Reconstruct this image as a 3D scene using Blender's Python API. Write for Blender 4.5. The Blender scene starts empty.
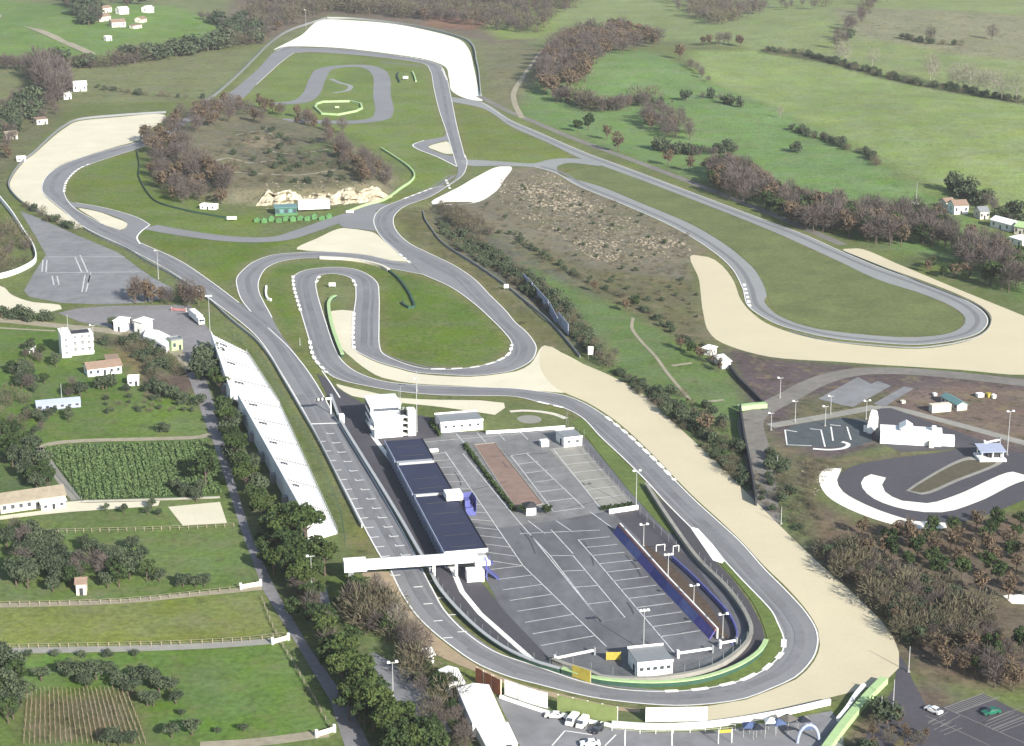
import bpy, bmesh, math, random
import numpy as np
from mathutils import Vector
from mathutils.geometry import tessellate_polygon

scene = bpy.context.scene
COL = scene.collection
rng = np.random.default_rng(7)
random.seed(7)

# ------------------------------------------------------------------ survey of the site
# camera: 208 m above the circuit, looking north, tilted 16.65 degrees down
F_PX, CX, CY, PITCH = 1916.0, 512.0, 373.0, math.atan2(573.0, 1916.0)
CAM_H = 207.9
cp, sp_ = math.cos(PITCH), math.sin(PITCH)

def smooth(t):
    t = np.clip(t, 0, 1)
    return t * t * (3 - 2 * t)

def plane_hit(px, py, z=0.0):
    """where the sight line through a photo point meets the level plane at height z"""
    u = (px - CX) / F_PX; v = (py - CY) / F_PX
    dx, dy, dz = u, cp - v * sp_, -sp_ - v * cp
    t = (z - CAM_H) / dz
    return dx * t, dy * t

def poly_dist(x, y, poly):
    """signed distance (positive inside) from arrays x, y to a world polygon"""
    x = np.asarray(x, float); y = np.asarray(y, float)
    d = np.full(x.shape, 1e9); ins = np.zeros(x.shape, bool)
    n = len(poly)
    for i in range(n):
        ax, ay = poly[i]; bx, by = poly[(i + 1) % n]
        ex, ey = bx - ax, by - ay
        t = np.clip(((x - ax) * ex + (y - ay) * ey) / (ex * ex + ey * ey + 1e-9), 0, 1)
        d = np.minimum(d, np.hypot(x - ax - t * ex, y - ay - t * ey))
        c = ((ay > y) != (by > y)) & (x < (bx - ax) * (y - ay) / (by - ay + 1e-12) + ax)
        ins ^= c
    return np.where(ins, d, -d)

def line_dist(x, y, pl):
    d = np.full(np.shape(x), 1e9)
    for (ax, ay), (bx, by) in zip(pl[:-1], pl[1:]):
        ex, ey = bx - ax, by - ay
        t = np.clip(((x - ax) * ex + (y - ay) * ey) / (ex * ex + ey * ey + 1e-9), 0, 1)
        d = np.minimum(d, np.hypot(x - ax - t * ex, y - ay - t * ey))
    return d

FL = lambda pts: [plane_hit(*p) for p in pts]
KNOLL = FL([(160,152),(170,190),(215,203),(262,206),(330,204),(392,196),(402,180),(380,160),(330,136),(280,123),(215,119),(175,131)])
GULLY = FL([(432,206),(446,226),(480,250),(530,289),(560,316)])
HILLS = [(610,70,130,9),(880,25,260,12),(100,20,160,9),(700,112,90,4),(430,-14,150,8),(960,140,180,5)]
HILLS = [plane_hit(a, b) + (r, h) for a, b, r, h in HILLS]

def H(x, y):
    x = np.asarray(x, float); y = np.asarray(y, float)
    z = 6.5 * smooth(poly_dist(x, y, KNOLL) / 11.0)
    z = z - 3.5 * smooth(1 - line_dist(x, y, GULLY) / 11.0)
    for hx, hy, r, h in HILLS:
        z = z + h * smooth(1 - np.hypot(x - hx, (y - hy) * .6) / r)
    far = smooth((y - 2300) / 2500.0)
    z = z + far * (60 + 40 * np.sin(x / 420.0) + 30 * np.sin(y / 600.0 + x / 900.0))
    return z

def W(px, py, lift=0.0):
    z = 0.0
    for _ in range(7):
        x, y = plane_hit(px, py, z)
        z = float(H(x, y))
    return Vector((x, y, z + lift))

def Wz(px, py, z):
    x, y = plane_hit(px, py, z)
    return Vector((x, y, z))

def spx(py):                      # metres per photo pixel at ground row py
    return 217.0 / (py + 200.0)

# ------------------------------------------------------------------ materials
def lin(c):
    return tuple((v / 255 / 12.92 if v / 255 <= .04045 else ((v / 255 + .055) / 1.055) ** 2.4) for v in c)
ALB = 0.60
def alb(c, k=ALB):
    return tuple(min(.9, v * k) for v in lin(c)) + (1,)

def new_mat(name):
    m = bpy.data.materials.new(name); m.use_nodes = True
    nt = m.node_tree; b = nt.nodes['Principled BSDF']
    b.inputs['Roughness'].default_value = .85
    b.inputs['Specular IOR Level'].default_value = .2
    return m, nt, b

def mat(name, c, rough=.85, var=.12, scale=.6, k=ALB, detail=4, spec=.2, metal=0, var2=0, scale2=.04, stretch=None):
    """plain surface: base colour times two scales of noise in world space"""
    m, nt, b = new_mat(name)
    b.inputs['Roughness'].default_value = rough
    b.inputs['Specular IOR Level'].default_value = spec
    b.inputs['Metallic'].default_value = metal
    geo = nt.nodes.new('ShaderNodeNewGeometry')
    vec = geo.outputs['Position']
    if stretch:
        mp = nt.nodes.new('ShaderNodeMapping'); mp.inputs['Scale'].default_value = stretch[:3]
        mp.inputs['Rotation'].default_value = (0, 0, stretch[3])
        nt.links.new(vec, mp.inputs['Vector']); vec = mp.outputs['Vector']
    base = alb(c, k)
    last = None
    for v, s in ((var, scale), (var2, scale2)):
        if not v: continue
        n = nt.nodes.new('ShaderNodeTexNoise'); n.inputs['Scale'].default_value = s; n.inputs['Detail'].default_value = detail
        n.inputs['Roughness'].default_value = .65
        nt.links.new(vec, n.inputs['Vector'])
        r = nt.nodes.new('ShaderNodeMapRange')
        r.inputs['From Min'].default_value = .3; r.inputs['From Max'].default_value = .7
        r.inputs['To Min'].default_value = 1 - v; r.inputs['To Max'].default_value = 1 + v
        nt.links.new(n.outputs['Fac'], r.inputs['Value'])
        if last is None: last = r.outputs['Result']
        else:
            mu = nt.nodes.new('ShaderNodeMath'); mu.operation = 'MULTIPLY'
            nt.links.new(last, mu.inputs[0]); nt.links.new(r.outputs['Result'], mu.inputs[1]); last = mu.outputs[0]
    if last is not None:
        mx = nt.nodes.new('ShaderNodeVectorMath'); mx.operation = 'SCALE'
        mx.inputs[0].default_value = base[:3]
        nt.links.new(last, mx.inputs['Scale'])
        nt.links.new(mx.outputs['Vector'], b.inputs['Base Color'])
    else:
        b.inputs['Base Color'].default_value = base
    return m

def leaf_mat(name, c1, c2, k=ALB):
    """foliage: every leaf its own tone between two colours, every plant a little lighter or darker"""
    m, nt, b = new_mat(name)
    b.inputs['Specular IOR Level'].default_value = .1
    g = nt.nodes.new('ShaderNodeNewGeometry'); oi = nt.nodes.new('ShaderNodeObjectInfo')
    mx = nt.nodes.new('ShaderNodeMix'); mx.data_type = 'RGBA'
    mx.inputs[6].default_value = alb(c1, k); mx.inputs[7].default_value = alb(c2, k)
    a = nt.nodes.new('ShaderNodeMath'); a.operation = 'ADD'
    h = nt.nodes.new('ShaderNodeMath'); h.operation = 'MULTIPLY'; h.inputs[1].default_value = .5
    nt.links.new(g.outputs['Random Per Island'], a.inputs[0]); nt.links.new(oi.outputs['Random'], a.inputs[1])
    nt.links.new(a.outputs[0], h.inputs[0]); nt.links.new(h.outputs[0], mx.inputs[0])
    nt.links.new(mx.outputs[2], b.inputs['Base Color'])
    return m

M = {}
M['asphalt'] = mat('track asphalt', (150,151,154), var=.06, scale=.8, var2=.10, scale2=.035, rough=.8)
M['asphalt_pale'] = mat('pale asphalt', (163,166,166), var=.06, scale=.5, var2=.08, scale2=.03)
M['asphalt_dark'] = mat('dark asphalt', (92,90,97), var=.10, scale=.5, var2=.12, scale2=.03)
M['paddock'] = mat('paddock asphalt', (118,119,124), var=.16, scale=.3, var2=.30, scale2=.045, stretch=(1,.45,1,.26))
M['concrete'] = mat('pale concrete', (168,166,158), var=.10, scale=.3, var2=.12, scale2=.05)
M['worn'] = mat('worn car park', (148,149,152), var=.16, scale=.18, var2=.16, scale2=.04)
M['road'] = mat('road asphalt', (150,148,150), var=.12, scale=.4, var2=.12, scale2=.05)
M['path'] = mat('dirt path', (176,168,146), var=.14, scale=.4, var2=.12, scale2=.05)
M['worn_road'] = mat('worn road', (142,138,132), var=.16, scale=.3, var2=.16, scale2=.05)
M['gravel_white'] = mat('white gravel', (240,238,226), var=.05, scale=1.2, var2=.05, scale2=.05, k=.80)
M['gravel_cream'] = mat('cream gravel', (236,229,204), var=.05, scale=1.0, var2=.07, scale2=.05, k=.64)
M['gravel_beige'] = mat('beige gravel', (228,217,186), var=.03, scale=.8, var2=.05, scale2=.03, k=.61)
M['line'] = mat('white road paint', (238,238,234), var=.12, scale=.7, k=.75)
M['line_worn'] = mat('worn bay paint', (212,213,214), var=.25, scale=.5, k=.66)
M['kerb'] = mat('kerb paint', (245,243,238), var=.08, scale=1, k=.78)
M['grass'] = mat('mown grass', (112,130,68), var=.24, scale=.5, var2=.22, scale2=.03)
M['grass_olive'] = mat('olive grass', (116,126,76), var=.24, scale=.5, var2=.24, scale2=.05, detail=6)
M['white'] = mat('white paint', (246,246,243), var=.05, scale=.3, k=.82)
M['white_conc'] = mat('white terrace concrete', (242,243,244), var=.08, scale=.3, var2=.10, scale2=.07, k=.80)
M['offwhite'] = mat('cream plaster', (226,220,204), var=.08, scale=.5, k=.7)
M['grey'] = mat('grey metal', (150,154,158), var=.06, rough=.5)
M['dkgrey'] = mat('dark grey', (70,72,78), var=.1)
M['black'] = mat('dark opening', (34,36,42), var=.1)
M['glass'] = mat('window glass', (84,92,104), rough=.15, var=.05, spec=.6)
M['steel'] = mat('galvanised steel', (190,194,196), var=.06, rough=.45)
M['roof_blue'] = mat('dark blue flat roof', (58,64,90), var=.08, scale=.4, var2=.10, scale2=.08)
M['blue'] = mat('blue paint', (104,110,178), var=.12, scale=.3)
M['blue_pale'] = mat('pale blue panel', (180,190,216), var=.06)
M['red'] = mat('faded red board', (176,128,128), var=.15, scale=.3)
M['rust'] = mat('rust brown board', (132,84,62), var=.2, scale=.6)
M['green_pale'] = mat('pale green paint', (184,214,156), var=.08, scale=.5, k=.66)
M['green_dark'] = mat('green mesh', (64,98,82), var=.15, scale=.5)
M['green_tent'] = mat('green canvas', (98,146,92), var=.35, scale=.9)
M['teal'] = mat('teal sheet', (118,158,160), var=.08)
M['yellow'] = mat('yellow board', (200,184,84), var=.15, scale=.8)
M['brown_terrace'] = mat('reddish gravel', (156,132,120), var=.14, scale=.4, var2=.1, scale2=.06)
M['tile'] = mat('terracotta tiles', (160,138,122), var=.14, scale=1)
M['rock'] = mat('pale tuff rock', (212,202,178), var=.3, scale=.5, var2=.35, scale2=.13)
M['stone'] = mat('weathered stone', (156,146,128), var=.3, scale=.3, var2=.25, scale2=.05)
M['bark'] = mat('bark', (104,92,84), var=.2, scale=1.5)
M['bark_pale'] = mat('pale bark', (168,162,150), var=.2, scale=1.5)
M['stake'] = mat('weathered stakes', (170,160,140), var=.15)
M['vine_stake'] = mat('old vine stakes', (146,132,114), var=.3, scale=3)
M['seat_conc'] = mat('grey seat concrete', (241,242,243), var=.1, scale=.4, k=.79)
M['tyre'] = mat('tyre rubber', (30,30,32), var=.1)
M['hoard_green'] = mat('olive green hoarding', (142,158,100), var=.1, scale=.5)
M['cargreen'] = mat('green car paint', (38,120,96), rough=.3, var=.02, spec=.5)
M['carwhite'] = mat('white car paint', (240,240,240), rough=.3, var=.02, spec=.5, k=.8)
M['cardark'] = mat('dark car paint', (52,56,66), rough=.3, var=.02, spec=.5)
M['canvas_blue'] = mat('blue canvas', (92,110,150), var=.15, scale=.6)
M['canvas_grey'] = mat('grey canvas', (120,116,112), var=.15, scale=.6)
M['bank'] = mat('bare bank', (190,170,140), var=.12, scale=.3, var2=.1)
L_ = {}
L_['twig'] = leaf_mat('bare twigs', (84,78,78), (124,114,108))
L_['twig_pale'] = leaf_mat('pale twigs', (134,128,118), (164,158,146))
L_['brown'] = leaf_mat('withered oak leaves', (96,86,72), (132,114,94))
L_['green'] = leaf_mat('dark evergreen leaves', (42,60,38), (82,100,60))
L_['olive'] = leaf_mat('grey green leaves', (58,72,58), (98,110,84))
L_['pine'] = leaf_mat('pine needles', (50,70,40), (92,108,60))
L_['scrub'] = leaf_mat('dry scrub', (88,86,70), (124,118,98))
L_['vine'] = leaf_mat('crop leaves', (78,102,66), (114,136,88))

# ------------------------------------------------------------------ mesh helpers
class MB:
    def __init__(s): s.v = []; s.f = []; s.m = []
    def add(s, vs, fs, mi=0):
        o = len(s.v); s.v += [tuple(v) for v in vs]
        s.f += [tuple(i + o for i in f) for f in fs]; s.m += [mi] * len(fs)
        return s
    def quad(s, a, b, c, d, mi=0): return s.add([a, b, c, d], [(0, 1, 2, 3)], mi)
    def hexa(s, bot, top, mi=0):
        n = len(bot)
        fs = [tuple(reversed(range(n))), tuple(range(n, 2 * n))] + [(i, (i + 1) % n, n + (i + 1) % n, n + i) for i in range(n)]
        return s.add(list(bot) + list(top), fs, mi)
    def tube(s, a, b, r0, r1, n=6, mi=0):
        a = Vector(a); b = Vector(b); d = (b - a).normalized()
        u = d.cross(Vector((0, 0, 1)) if abs(d.z) < .9 else Vector((1, 0, 0))).normalized(); w = d.cross(u)
        ring = lambda p, r: [p + u * (math.cos(2 * math.pi * i / n) * r) + w * (math.sin(2 * math.pi * i / n) * r) for i in range(n)]
        return s.hexa(ring(a, r0), ring(b, r1), mi)
    def build(s, name, mats, parent=None, smooth_=False):
        me = bpy.data.meshes.new(name); me.from_pydata(s.v, [], s.f); me.update()
        if not isinstance(mats, (list, tuple)): mats = [mats]
        for m_ in mats: me.materials.append(m_)
        if len(mats) > 1: me.polygons.foreach_set('material_index', s.m)
        bm = bmesh.new(); bm.from_mesh(me); bmesh.ops.recalc_face_normals(bm, faces=bm.faces); bm.to_mesh(me); bm.free()
        if smooth_: me.polygons.foreach_set('use_smooth', [True] * len(me.polygons))
        o = bpy.data.objects.new(name, me); COL.objects.link(o)
        if parent is not None: o.parent = parent
        return o

def tag(o, label, cat, group=None, kind=None):
    if label: o['label'] = label
    if cat: o['category'] = cat
    if group: o['group'] = group
    if kind: o['kind'] = kind
    return o
def thing(name, label, cat, loc=(0, 0, 0), rz=0, group=None):
    o = bpy.data.objects.new(name, None); COL.objects.link(o); o.location = loc; o.rotation_euler = (0, 0, rz)
    o.empty_display_size = .5
    return tag(o, label, cat, group)

class Frame:
    """local axes: u along the front edge, v away from it, z up; origin at the front left foot"""
    def __init__(s, A, B=None, ang=None):
        s.o = Vector(A)
        if B is not None:
            d = Vector(B) - s.o; s.ang = math.atan2(d.y, d.x); s.L = math.hypot(d.x, d.y)
        else: s.ang = ang; s.L = 0
    def box(s, mb, u0, u1, v0, v1, z0, z1, mi=0, taper=0):
        b = [(u0, v0, z0), (u1, v0, z0), (u1, v1, z0), (u0, v1, z0)]
        t = [(u0 + taper, v0 + taper, z1), (u1 - taper, v0 + taper, z1), (u1 - taper, v1 - taper, z1), (u0 + taper, v1 - taper, z1)]
        return mb.hexa(b, t, mi)
    def root(s, name, label, cat, group=None): return thing(name, label, cat, s.o, s.ang, group)

# smooth open/closed curves through survey points
def catmull(P, closed=False, step=4.0):
    P = [Vector(p) for p in P]; n = len(P); out = []
    rngi = range(n if closed else n - 1)
    for i in rngi:
        p1, p2 = P[i], P[(i + 1) % n]
        p0 = P[i - 1] if (i > 0 or closed) else p1 * 2 - p2
        p3 = P[(i + 2) % n] if (i + 2 < n or closed) else p2 * 2 - p1
        k = max(1, int((p2 - p1).length / step))
        t0 = 0; a = .5
        d1 = max((p1 - p0).length ** a, 1e-4); d2 = max((p2 - p1).length ** a, 1e-4); d3 = max((p3 - p2).length ** a, 1e-4)
        for j in range(k):
            t = j / k
            m1 = (p1 - p0) / d1 - (p2 - p0) / (d1 + d2) + (p2 - p1) / d2
            m2 = (p2 - p1) / d2 - (p3 - p1) / (d2 + d3) + (p3 - p2) / d3
            m1 *= d2; m2 *= d2
            out.append(p1 * (2*t**3 - 3*t**2 + 1) + m1 * (t**3 - 2*t**2 + t) + p2 * (-2*t**3 + 3*t**2) + m2 * (t**3 - t**2))
    if not closed: out.append(P[-1])
    return out

LIFT = {}
def sheet(name, px, m, lift, curve=True, step=4.0, kind='structure', holes=None):
    P = [W(*p) for p in px]
    P = [Vector((p.x, p.y, 0)) for p in P]
    Q = catmull(P, True, step) if curve else P
    return flat(name, Q, m, lift, kind)
def flat(name, Q, m, lift, kind='structure'):
    tris = tessellate_polygon([Q])
    zs = H(np.array([p.x for p in Q]), np.array([p.y for p in Q]))
    V = [(p.x, p.y, float(z) + lift) for p, z in zip(Q, zs)]
    me = bpy.data.meshes.new(name); me.from_pydata(V, [], [tuple(t) for t in tris]); me.materials.append(m)
    bm = bmesh.new(); bm.from_mesh(me)
    for f in bm.faces:
        f.normal_update()
        if f.normal.z < 0: f.normal_flip()
    bm.to_mesh(me); bm.free()
    o = bpy.data.objects.new(name, me); COL.objects.link(o); o['kind'] = kind
    return o
def track(name, left, right, m, lift, step=4.0):
    A = catmull([W(*p) for p in left], False, step); B = catmull([W(*p) for p in right], False, step)
    Q = [Vector((p.x, p.y, 0)) for p in A + B[::-1]]
    return flat(name, Q, m, lift)
def offset_line(Q, off):
    out = []
    for i, p in enumerate(Q):
        a = Q[max(i - 1, 0)]; b = Q[min(i + 1, len(Q) - 1)]
        d = Vector((b.x - a.x, b.y - a.y, 0)); d.normalize()
        out.append(Vector((p.x - d.y * off, p.y + d.x * off, p.z)))
    return out
def strip_mb(mb, Q, w, lift, dash=None, off=0.0, mi=0):
    """painted line or kerb: a flat ribbon of width w along Q (dash = (on, off) in metres)"""
    A = offset_line(Q, off - w / 2); B = offset_line(Q, off + w / 2)
    s = 0
    for i in range(len(Q) - 1):
        L = (Q[i + 1] - Q[i]).length
        if dash is None or (s % (dash[0] + dash[1])) < dash[0]:
            mb.quad(*[(p.x, p.y, p.z + lift) for p in (A[i], A[i + 1], B[i + 1], B[i])], mi)
        s += L
    return mb
def wline(px, step=3.0, curve=True, lift=0):
    P = [W(*p) for p in px]
    return catmull(P, False, step) if curve else densify(P, step)
def densify(P, step):
    out = []
    for a, b in zip(P[:-1], P[1:]):
        k = max(1, int((b - a).length / step))
        out += [a.lerp(b, j / k) for j in range(k)]
    return out + [P[-1]]
def wall_mb(mb, Q, th, z0, z1, mi=0):
    A = offset_line(Q, -th / 2); B = offset_line(Q, th / 2)
    n = len(Q)
    vs = [(p.x, p.y, p.z + z0) for p in A] + [(p.x, p.y, p.z + z0) for p in B] + [(p.x, p.y, p.z + z1) for p in A] + [(p.x, p.y, p.z + z1) for p in B]
    fs = []
    for i in range(n - 1):
        fs += [(i, i + 1, 2*n + i + 1, 2*n + i), (n + i + 1, n + i, 3*n + i, 3*n + i + 1), (2*n + i, 2*n + i + 1, 3*n + i + 1, 3*n + i)]
    fs += [(0, n, 3*n, 2*n), (n - 1, 2*n - 1, 4*n - 1, 3*n - 1)][:2]
    return mb.add(vs, fs, mi)
# ------------------------------------------------------------------ terrain
def build_ground():
    xs = np.concatenate([-np.geomspace(9000, 640, 30), np.arange(-632, 640, 4.0), np.geomspace(640, 9000, 30)])
    ys = [-3000, -1500, -700, -300, -100, 60, 160, 250, 320]
    y = 350.0
    while y < 2400: ys.append(y); y += 3.0 + (y - 350) * .0035
    while y < 14000: ys.append(y); y *= 1.06
    ys = np.array(ys)
    X, Y = np.meshgrid(xs, ys)
    Z = H(X, Y)
    n0, n1 = X.shape
    V = np.stack([X.ravel(), Y.ravel(), Z.ravel()], 1)
    idx = np.arange(n0 * n1).reshape(n0, n1)
    F = np.stack([idx[:-1, :-1], idx[:-1, 1:], idx[1:, 1:], idx[1:, :-1]], -1).reshape(-1, 4)
    me = bpy.data.meshes.new('ground')
    me.vertices.add(len(V)); me.vertices.foreach_set('co', V.ravel().astype(np.float32))
    me.loops.add(F.size); me.loops.foreach_set('vertex_index', F.ravel().astype(np.int32))
    me.polygons.add(len(F)); me.polygons.foreach_set('loop_start', np.arange(0, F.size, 4, dtype=np.int32))
    me.update(calc_edges=True)
    # soil and turf colours of each plot of land
    C = np.empty((len(V), 3)); C[:] = lin((108,122,76))
    x, y = V[:, 0], V[:, 1]
    # (plot outline in the survey, turf or soil colour, blend width in metres)
    plots = [
     ([(-500,-40),(1500,-40),(1500,60),(760,50),(500,45),(260,45),(-500,60)], (118,128,90), 30),
     ([(240,-20),(560,-20),(530,40),(500,48),(480,40),(430,28),(330,14),(262,44),(215,40)], (118,108,96), 12),
     ([(440,0),(560,0),(600,10),(540,38),(500,40)], (126,146,86), 12),
     ([(430,12),(500,8),(520,14),(470,30),(425,26)], (142,110,92), 10),
     ([(540,-20),(1500,-20),(1500,100),(1024,100),(880,75),(764,52),(640,38),(560,20)], (132,148,100), 14),
     ([(690,52),(764,52),(880,76),(1024,104),(1300,130),(1300,330),(1040,240),(960,200),(890,170),(830,140),(770,110),(700,82)], (134,154,98), 12),
     ([(830,20),(1024,20),(1200,40),(1200,75),(960,60),(850,44)], (138,140,112), 14),
     ([(516,90),(560,70),(640,55),(700,80),(770,110),(830,140),(900,180),(1000,235),(1100,300),(1100,330),(1000,290),(940,262),(850,236),(740,195),(640,160),(520,115)], (112,142,88), 10),
     ([(470,44),(520,42),(560,60),(530,90),(512,112),(488,100),(480,60)], (124,126,96), 10),
     ([(0,0),(-400,0),(-400,60),(0,56),(110,58),(200,50),(240,30),(180,12),(80,8)], (110,140,78), 14),
     ([(-300,60),(0,70),(70,66),(200,52),(258,48),(240,70),(205,100),(80,104),(0,150),(-300,170)], (122,130,92), 10),
     ([(-100,105),(60,100),(70,110),(30,150),(8,180),(-30,220),(-100,200)], (108,112,82), 8),
     ([(760,52),(800,56),(830,62),(880,76),(950,91),(1030,105),(1030,108),(950,94),(880,79),(826,65),(760,55)], (84,92,66), 3),
     ([(596,262),(640,282),(690,330),(640,312),(600,300)], (112,124,82), 6), ([(540,282),(620,330),(640,356),(600,340)], (104,108,86), 6),
     ([(612,372),(640,380),(690,415),(740,460),(760,500),(744,494),(690,445),(640,396)], (80,98,66), 5),
     ([(100,394),(135,394),(136,408),(102,408)], (96,88,74), 2), ([(160,396),(194,396),(196,408),(164,410)], (102,88,76), 2), ([(66,372),(84,368),(90,382),(70,388)], (112,98,80), 2), ([(4,400),(30,398),(40,420),(6,424)], (92,102,70), 2),
     # infield turf
     ([(60,185),(75,165),(140,150),(150,190),(225,212),(262,214),(262,240),(205,236),(130,214),(80,205)], (106,126,66), 2),
     ([(140,236),(152,226),(210,238),(296,238),(250,260),(236,280),(244,306),(200,276)], (98,120,58), 2),
     ([(258,62),(290,54),(345,55),(430,66),(447,130),(455,168),(440,190),(400,205),(385,205),(410,170),(380,150),(350,135),(240,105),(225,100)], (114,134,76), 3),
     ([(452,102),(482,102),(588,152),(560,160),(535,166),(505,166),(467,162)], (112,130,70), 2),
     ([(560,170),(600,166),(664,190),(772,230),(880,282),(952,308),(966,320),(940,336),(866,336),(780,316),(755,268),(690,224)], (108,112,68), 2),
     ([(260,280),(285,262),(370,266),(400,275),(450,287),(490,318),(512,346),(480,368),(400,362),(380,340),(350,275),(300,276),(330,376),(312,376),(262,300)], (98,122,58), 2),
     ([(398,214),(430,200),(440,215),(500,285),(560,335),(585,360),(560,352),(536,345),(505,305),(450,262),(410,242)], (104,106,72), 2),
     # knoll: dry scrub with bare earth
     ([(165,150),(176,192),(215,203),(262,207),(330,206),(393,197),(400,181),(370,155),(330,138),(280,125),(215,120)], (122,120,96), 3),
     ([(215,140),(270,130),(330,150),(360,175),(300,180),(240,170)], (112,112,94), 6),
     ([(240,150),(262,143),(290,150),(280,158),(250,158)], (150,140,116), 3), ([(296,158),(340,150),(352,158),(310,168)], (98,112,74), 4), ([(258,176),(320,170),(350,176),(300,184)], (104,106,82), 4), ([(262,144),(300,150),(290,156)], (74,70,66), 2),
     # quarry waste and valley
     ([(430,205),(510,168),(548,166),(600,192),(690,232),(712,252),(690,262),(702,320),(720,343),(690,330),(600,290),(520,250),(470,225)], (128,124,106), 4),
     ([(520,240),(600,270),(695,280),(704,330),(722,345),(690,345),(610,300),(540,265)], (112,112,84), 5),
     ([(426,206),(470,222),(600,296),(600,350),(585,352),(510,290),(440,236)], (104,104,92), 5),
     ([(520,262),(600,300),(690,346),(730,372),(752,410),(762,500),(800,552),(742,490),(676,424),(640,392),(614,372),(600,340),(540,290)], (104,128,80), 5),
     ([(610,376),(650,400),(760,500),(770,540),(800,560),(736,484),(676,424)], (88,106,72), 5),
     # bare dark earth by the kart circuit
     ([(722,346),(770,358),(866,366),(960,372),(1060,380),(1200,400),(1200,470),(1024,460),(900,440),(800,470),(764,430),(750,412),(738,380)], (98,88,90), 4),
     ([(880,392),(960,384),(1200,404),(1200,450),(1024,446),(900,420)], (122,108,100), 6),
     ([(840,362),(960,372),(1100,382),(1100,376),(960,366)], (98,122,66), 2),
     ([(795,400),(850,388),(905,395),(870,420),(790,425)], (108,108,84), 4),
     ([(765,430),(830,462),(900,452),(950,452),(830,470),(815,490),(820,520),(800,555),(770,500)], (116,108,92), 6),
     ([(766,450),(784,460),(812,520),(826,552),(806,556),(776,520)], (100,116,80), 6),
     ([(812,500),(860,522),(960,520),(1100,500),(1100,680),(1000,690),(930,680),(898,668),(886,628),(858,598),(812,556)], (112,100,86), 5),
     ([(900,560),(1030,560),(1100,600),(1100,660),(960,650),(900,620)], (112,102,88), 6),
     ([(905,690),(930,680),(960,700),(900,746),(850,760),(835,760),(860,715)], (108,96,86), 4),
     # left: gardens, orchards and meadows
     ([(-300,320),(60,328),(150,342),(190,372),(205,430),(212,442),(40,444),(-300,440)], (98,124,66), 4),
     ([(60,326),(110,334),(150,350),(178,380),(140,384),(110,350)], (106,104,84), 3),
     ([(110,346),(128,352),(150,378),(140,382)], (132,124,86), 2),
     ([(140,378),(196,372),(196,392),(150,398)], (104,92,84), 3),
     ([(40,446),(210,440),(226,496),(80,503)], (72,96,58), 2),
     ([(-300,448),(40,448),(70,496),(-300,500)], (92,112,70), 3),
     ([(-300,500),(60,500),(170,508),(226,498),(240,530),(-300,532)], (104,124,74), 3),
     ([(-300,534),(240,530),(262,588),(100,602),(-300,602)], (106,128,76), 2),
     ([(-300,604),(100,602),(262,592),(282,634),(100,648),(-300,650)], (124,136,78), 2),
     ([(-300,654),(100,652),(284,642),(330,716),(330,738),(100,746),(-300,760)], (102,130,70), 2),
     ([(22,696),(128,690),(150,740),(22,746)], (112,112,80), 5),
     ([(-300,748),(340,742),(400,900),(-300,900)], (100,120,70), 5),
     # wooded verge between the road and the circuit
     ([(196,350),(236,372),(330,530),(348,560),(362,575),(420,640),(445,668),(480,746),(360,900),(345,720),(262,560),(216,430)], (92,104,68), 4),
     ([(335,530),(352,560),(362,580),(395,640),(420,690),(400,690),(360,640),(335,600),(318,560)], (104,122,74), 3),
     ([(345,500),(362,500),(372,556),(350,558)], (112,120,72), 2),
    ]
    Rg = np.full(len(V), .55)
    for pg, c, s in plots:
        w = smooth((poly_dist(x, y, FL(pg)) + s) / (2 * s))[:, None]
        C = C * (1 - w) + np.array(lin(c)) * w
        Rg = Rg * (1 - w[:, 0]) + w[:, 0] * (1.0 if c[1] - c[0] < 9 else .42)
    # worn, drier turf within a few metres of the tarmac
    e = np.full(len(V), 1e9); near = (y > 380) & (y < 1700) & (np.abs(x) < 620)
    for L in (straightL, straightR, topL, topR, sL, sR, loopO, loopI, rO, rI): e[near] = np.minimum(e[near], line_dist(x[near], y[near], FL(L)))
    w = (.5 * smooth(1 - e / 6.0))[:, None]; C = C * (1 - w) + np.array(lin((132,126,92))) * w
    C *= ALB * 1.14
    a = me.color_attributes.new('plot', 'FLOAT_COLOR', 'POINT')
    a.data.foreach_set('color', np.concatenate([C, Rg[:, None]], 1).ravel().astype(np.float32))
    m, nt, b = new_mat('turf and soil'); b.inputs['Roughness'].default_value = .95; b.inputs['Specular IOR Level'].default_value = .05
    at = nt.nodes.new('ShaderNodeAttribute'); at.attribute_name = 'plot'
    geo = nt.nodes.new('ShaderNodeNewGeometry')
    def noise(scale, detail, lo, hi, stretch=None):
        v = geo.outputs['Position']
        if stretch:
            mp = nt.nodes.new('ShaderNodeMapping'); mp.inputs['Scale'].default_value = stretch; nt.links.new(v, mp.inputs['Vector']); v = mp.outputs['Vector']
        n = nt.nodes.new('ShaderNodeTexNoise'); n.inputs['Scale'].default_value = scale; n.inputs['Detail'].default_value = detail; n.inputs['Roughness'].default_value = .68
        nt.links.new(v, n.inputs['Vector'])
        r = nt.nodes.new('ShaderNodeMapRange'); r.inputs['From Min'].default_value = .3; r.inputs['From Max'].default_value = .7
        r.inputs['To Min'].default_value = lo; r.inputs['To Max'].default_value = hi; nt.links.new(n.outputs['Fac'], r.inputs['Value'])
        return r.outputs['Result']
    def mul(p, q):
        k = nt.nodes.new('ShaderNodeMath'); k.operation = 'MULTIPLY'; nt.links.new(p, k.inputs[0]); nt.links.new(q, k.inputs[1]); return k.outputs[0]
    f = mul(mul(noise(.55, 6, .66, 1.34), noise(.03, 4, .84, 1.16)), noise(.012, 5, .9, 1.1, (1, .35, 1)))
    sc = nt.nodes.new('ShaderNodeVectorMath'); sc.operation = 'SCALE'
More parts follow.
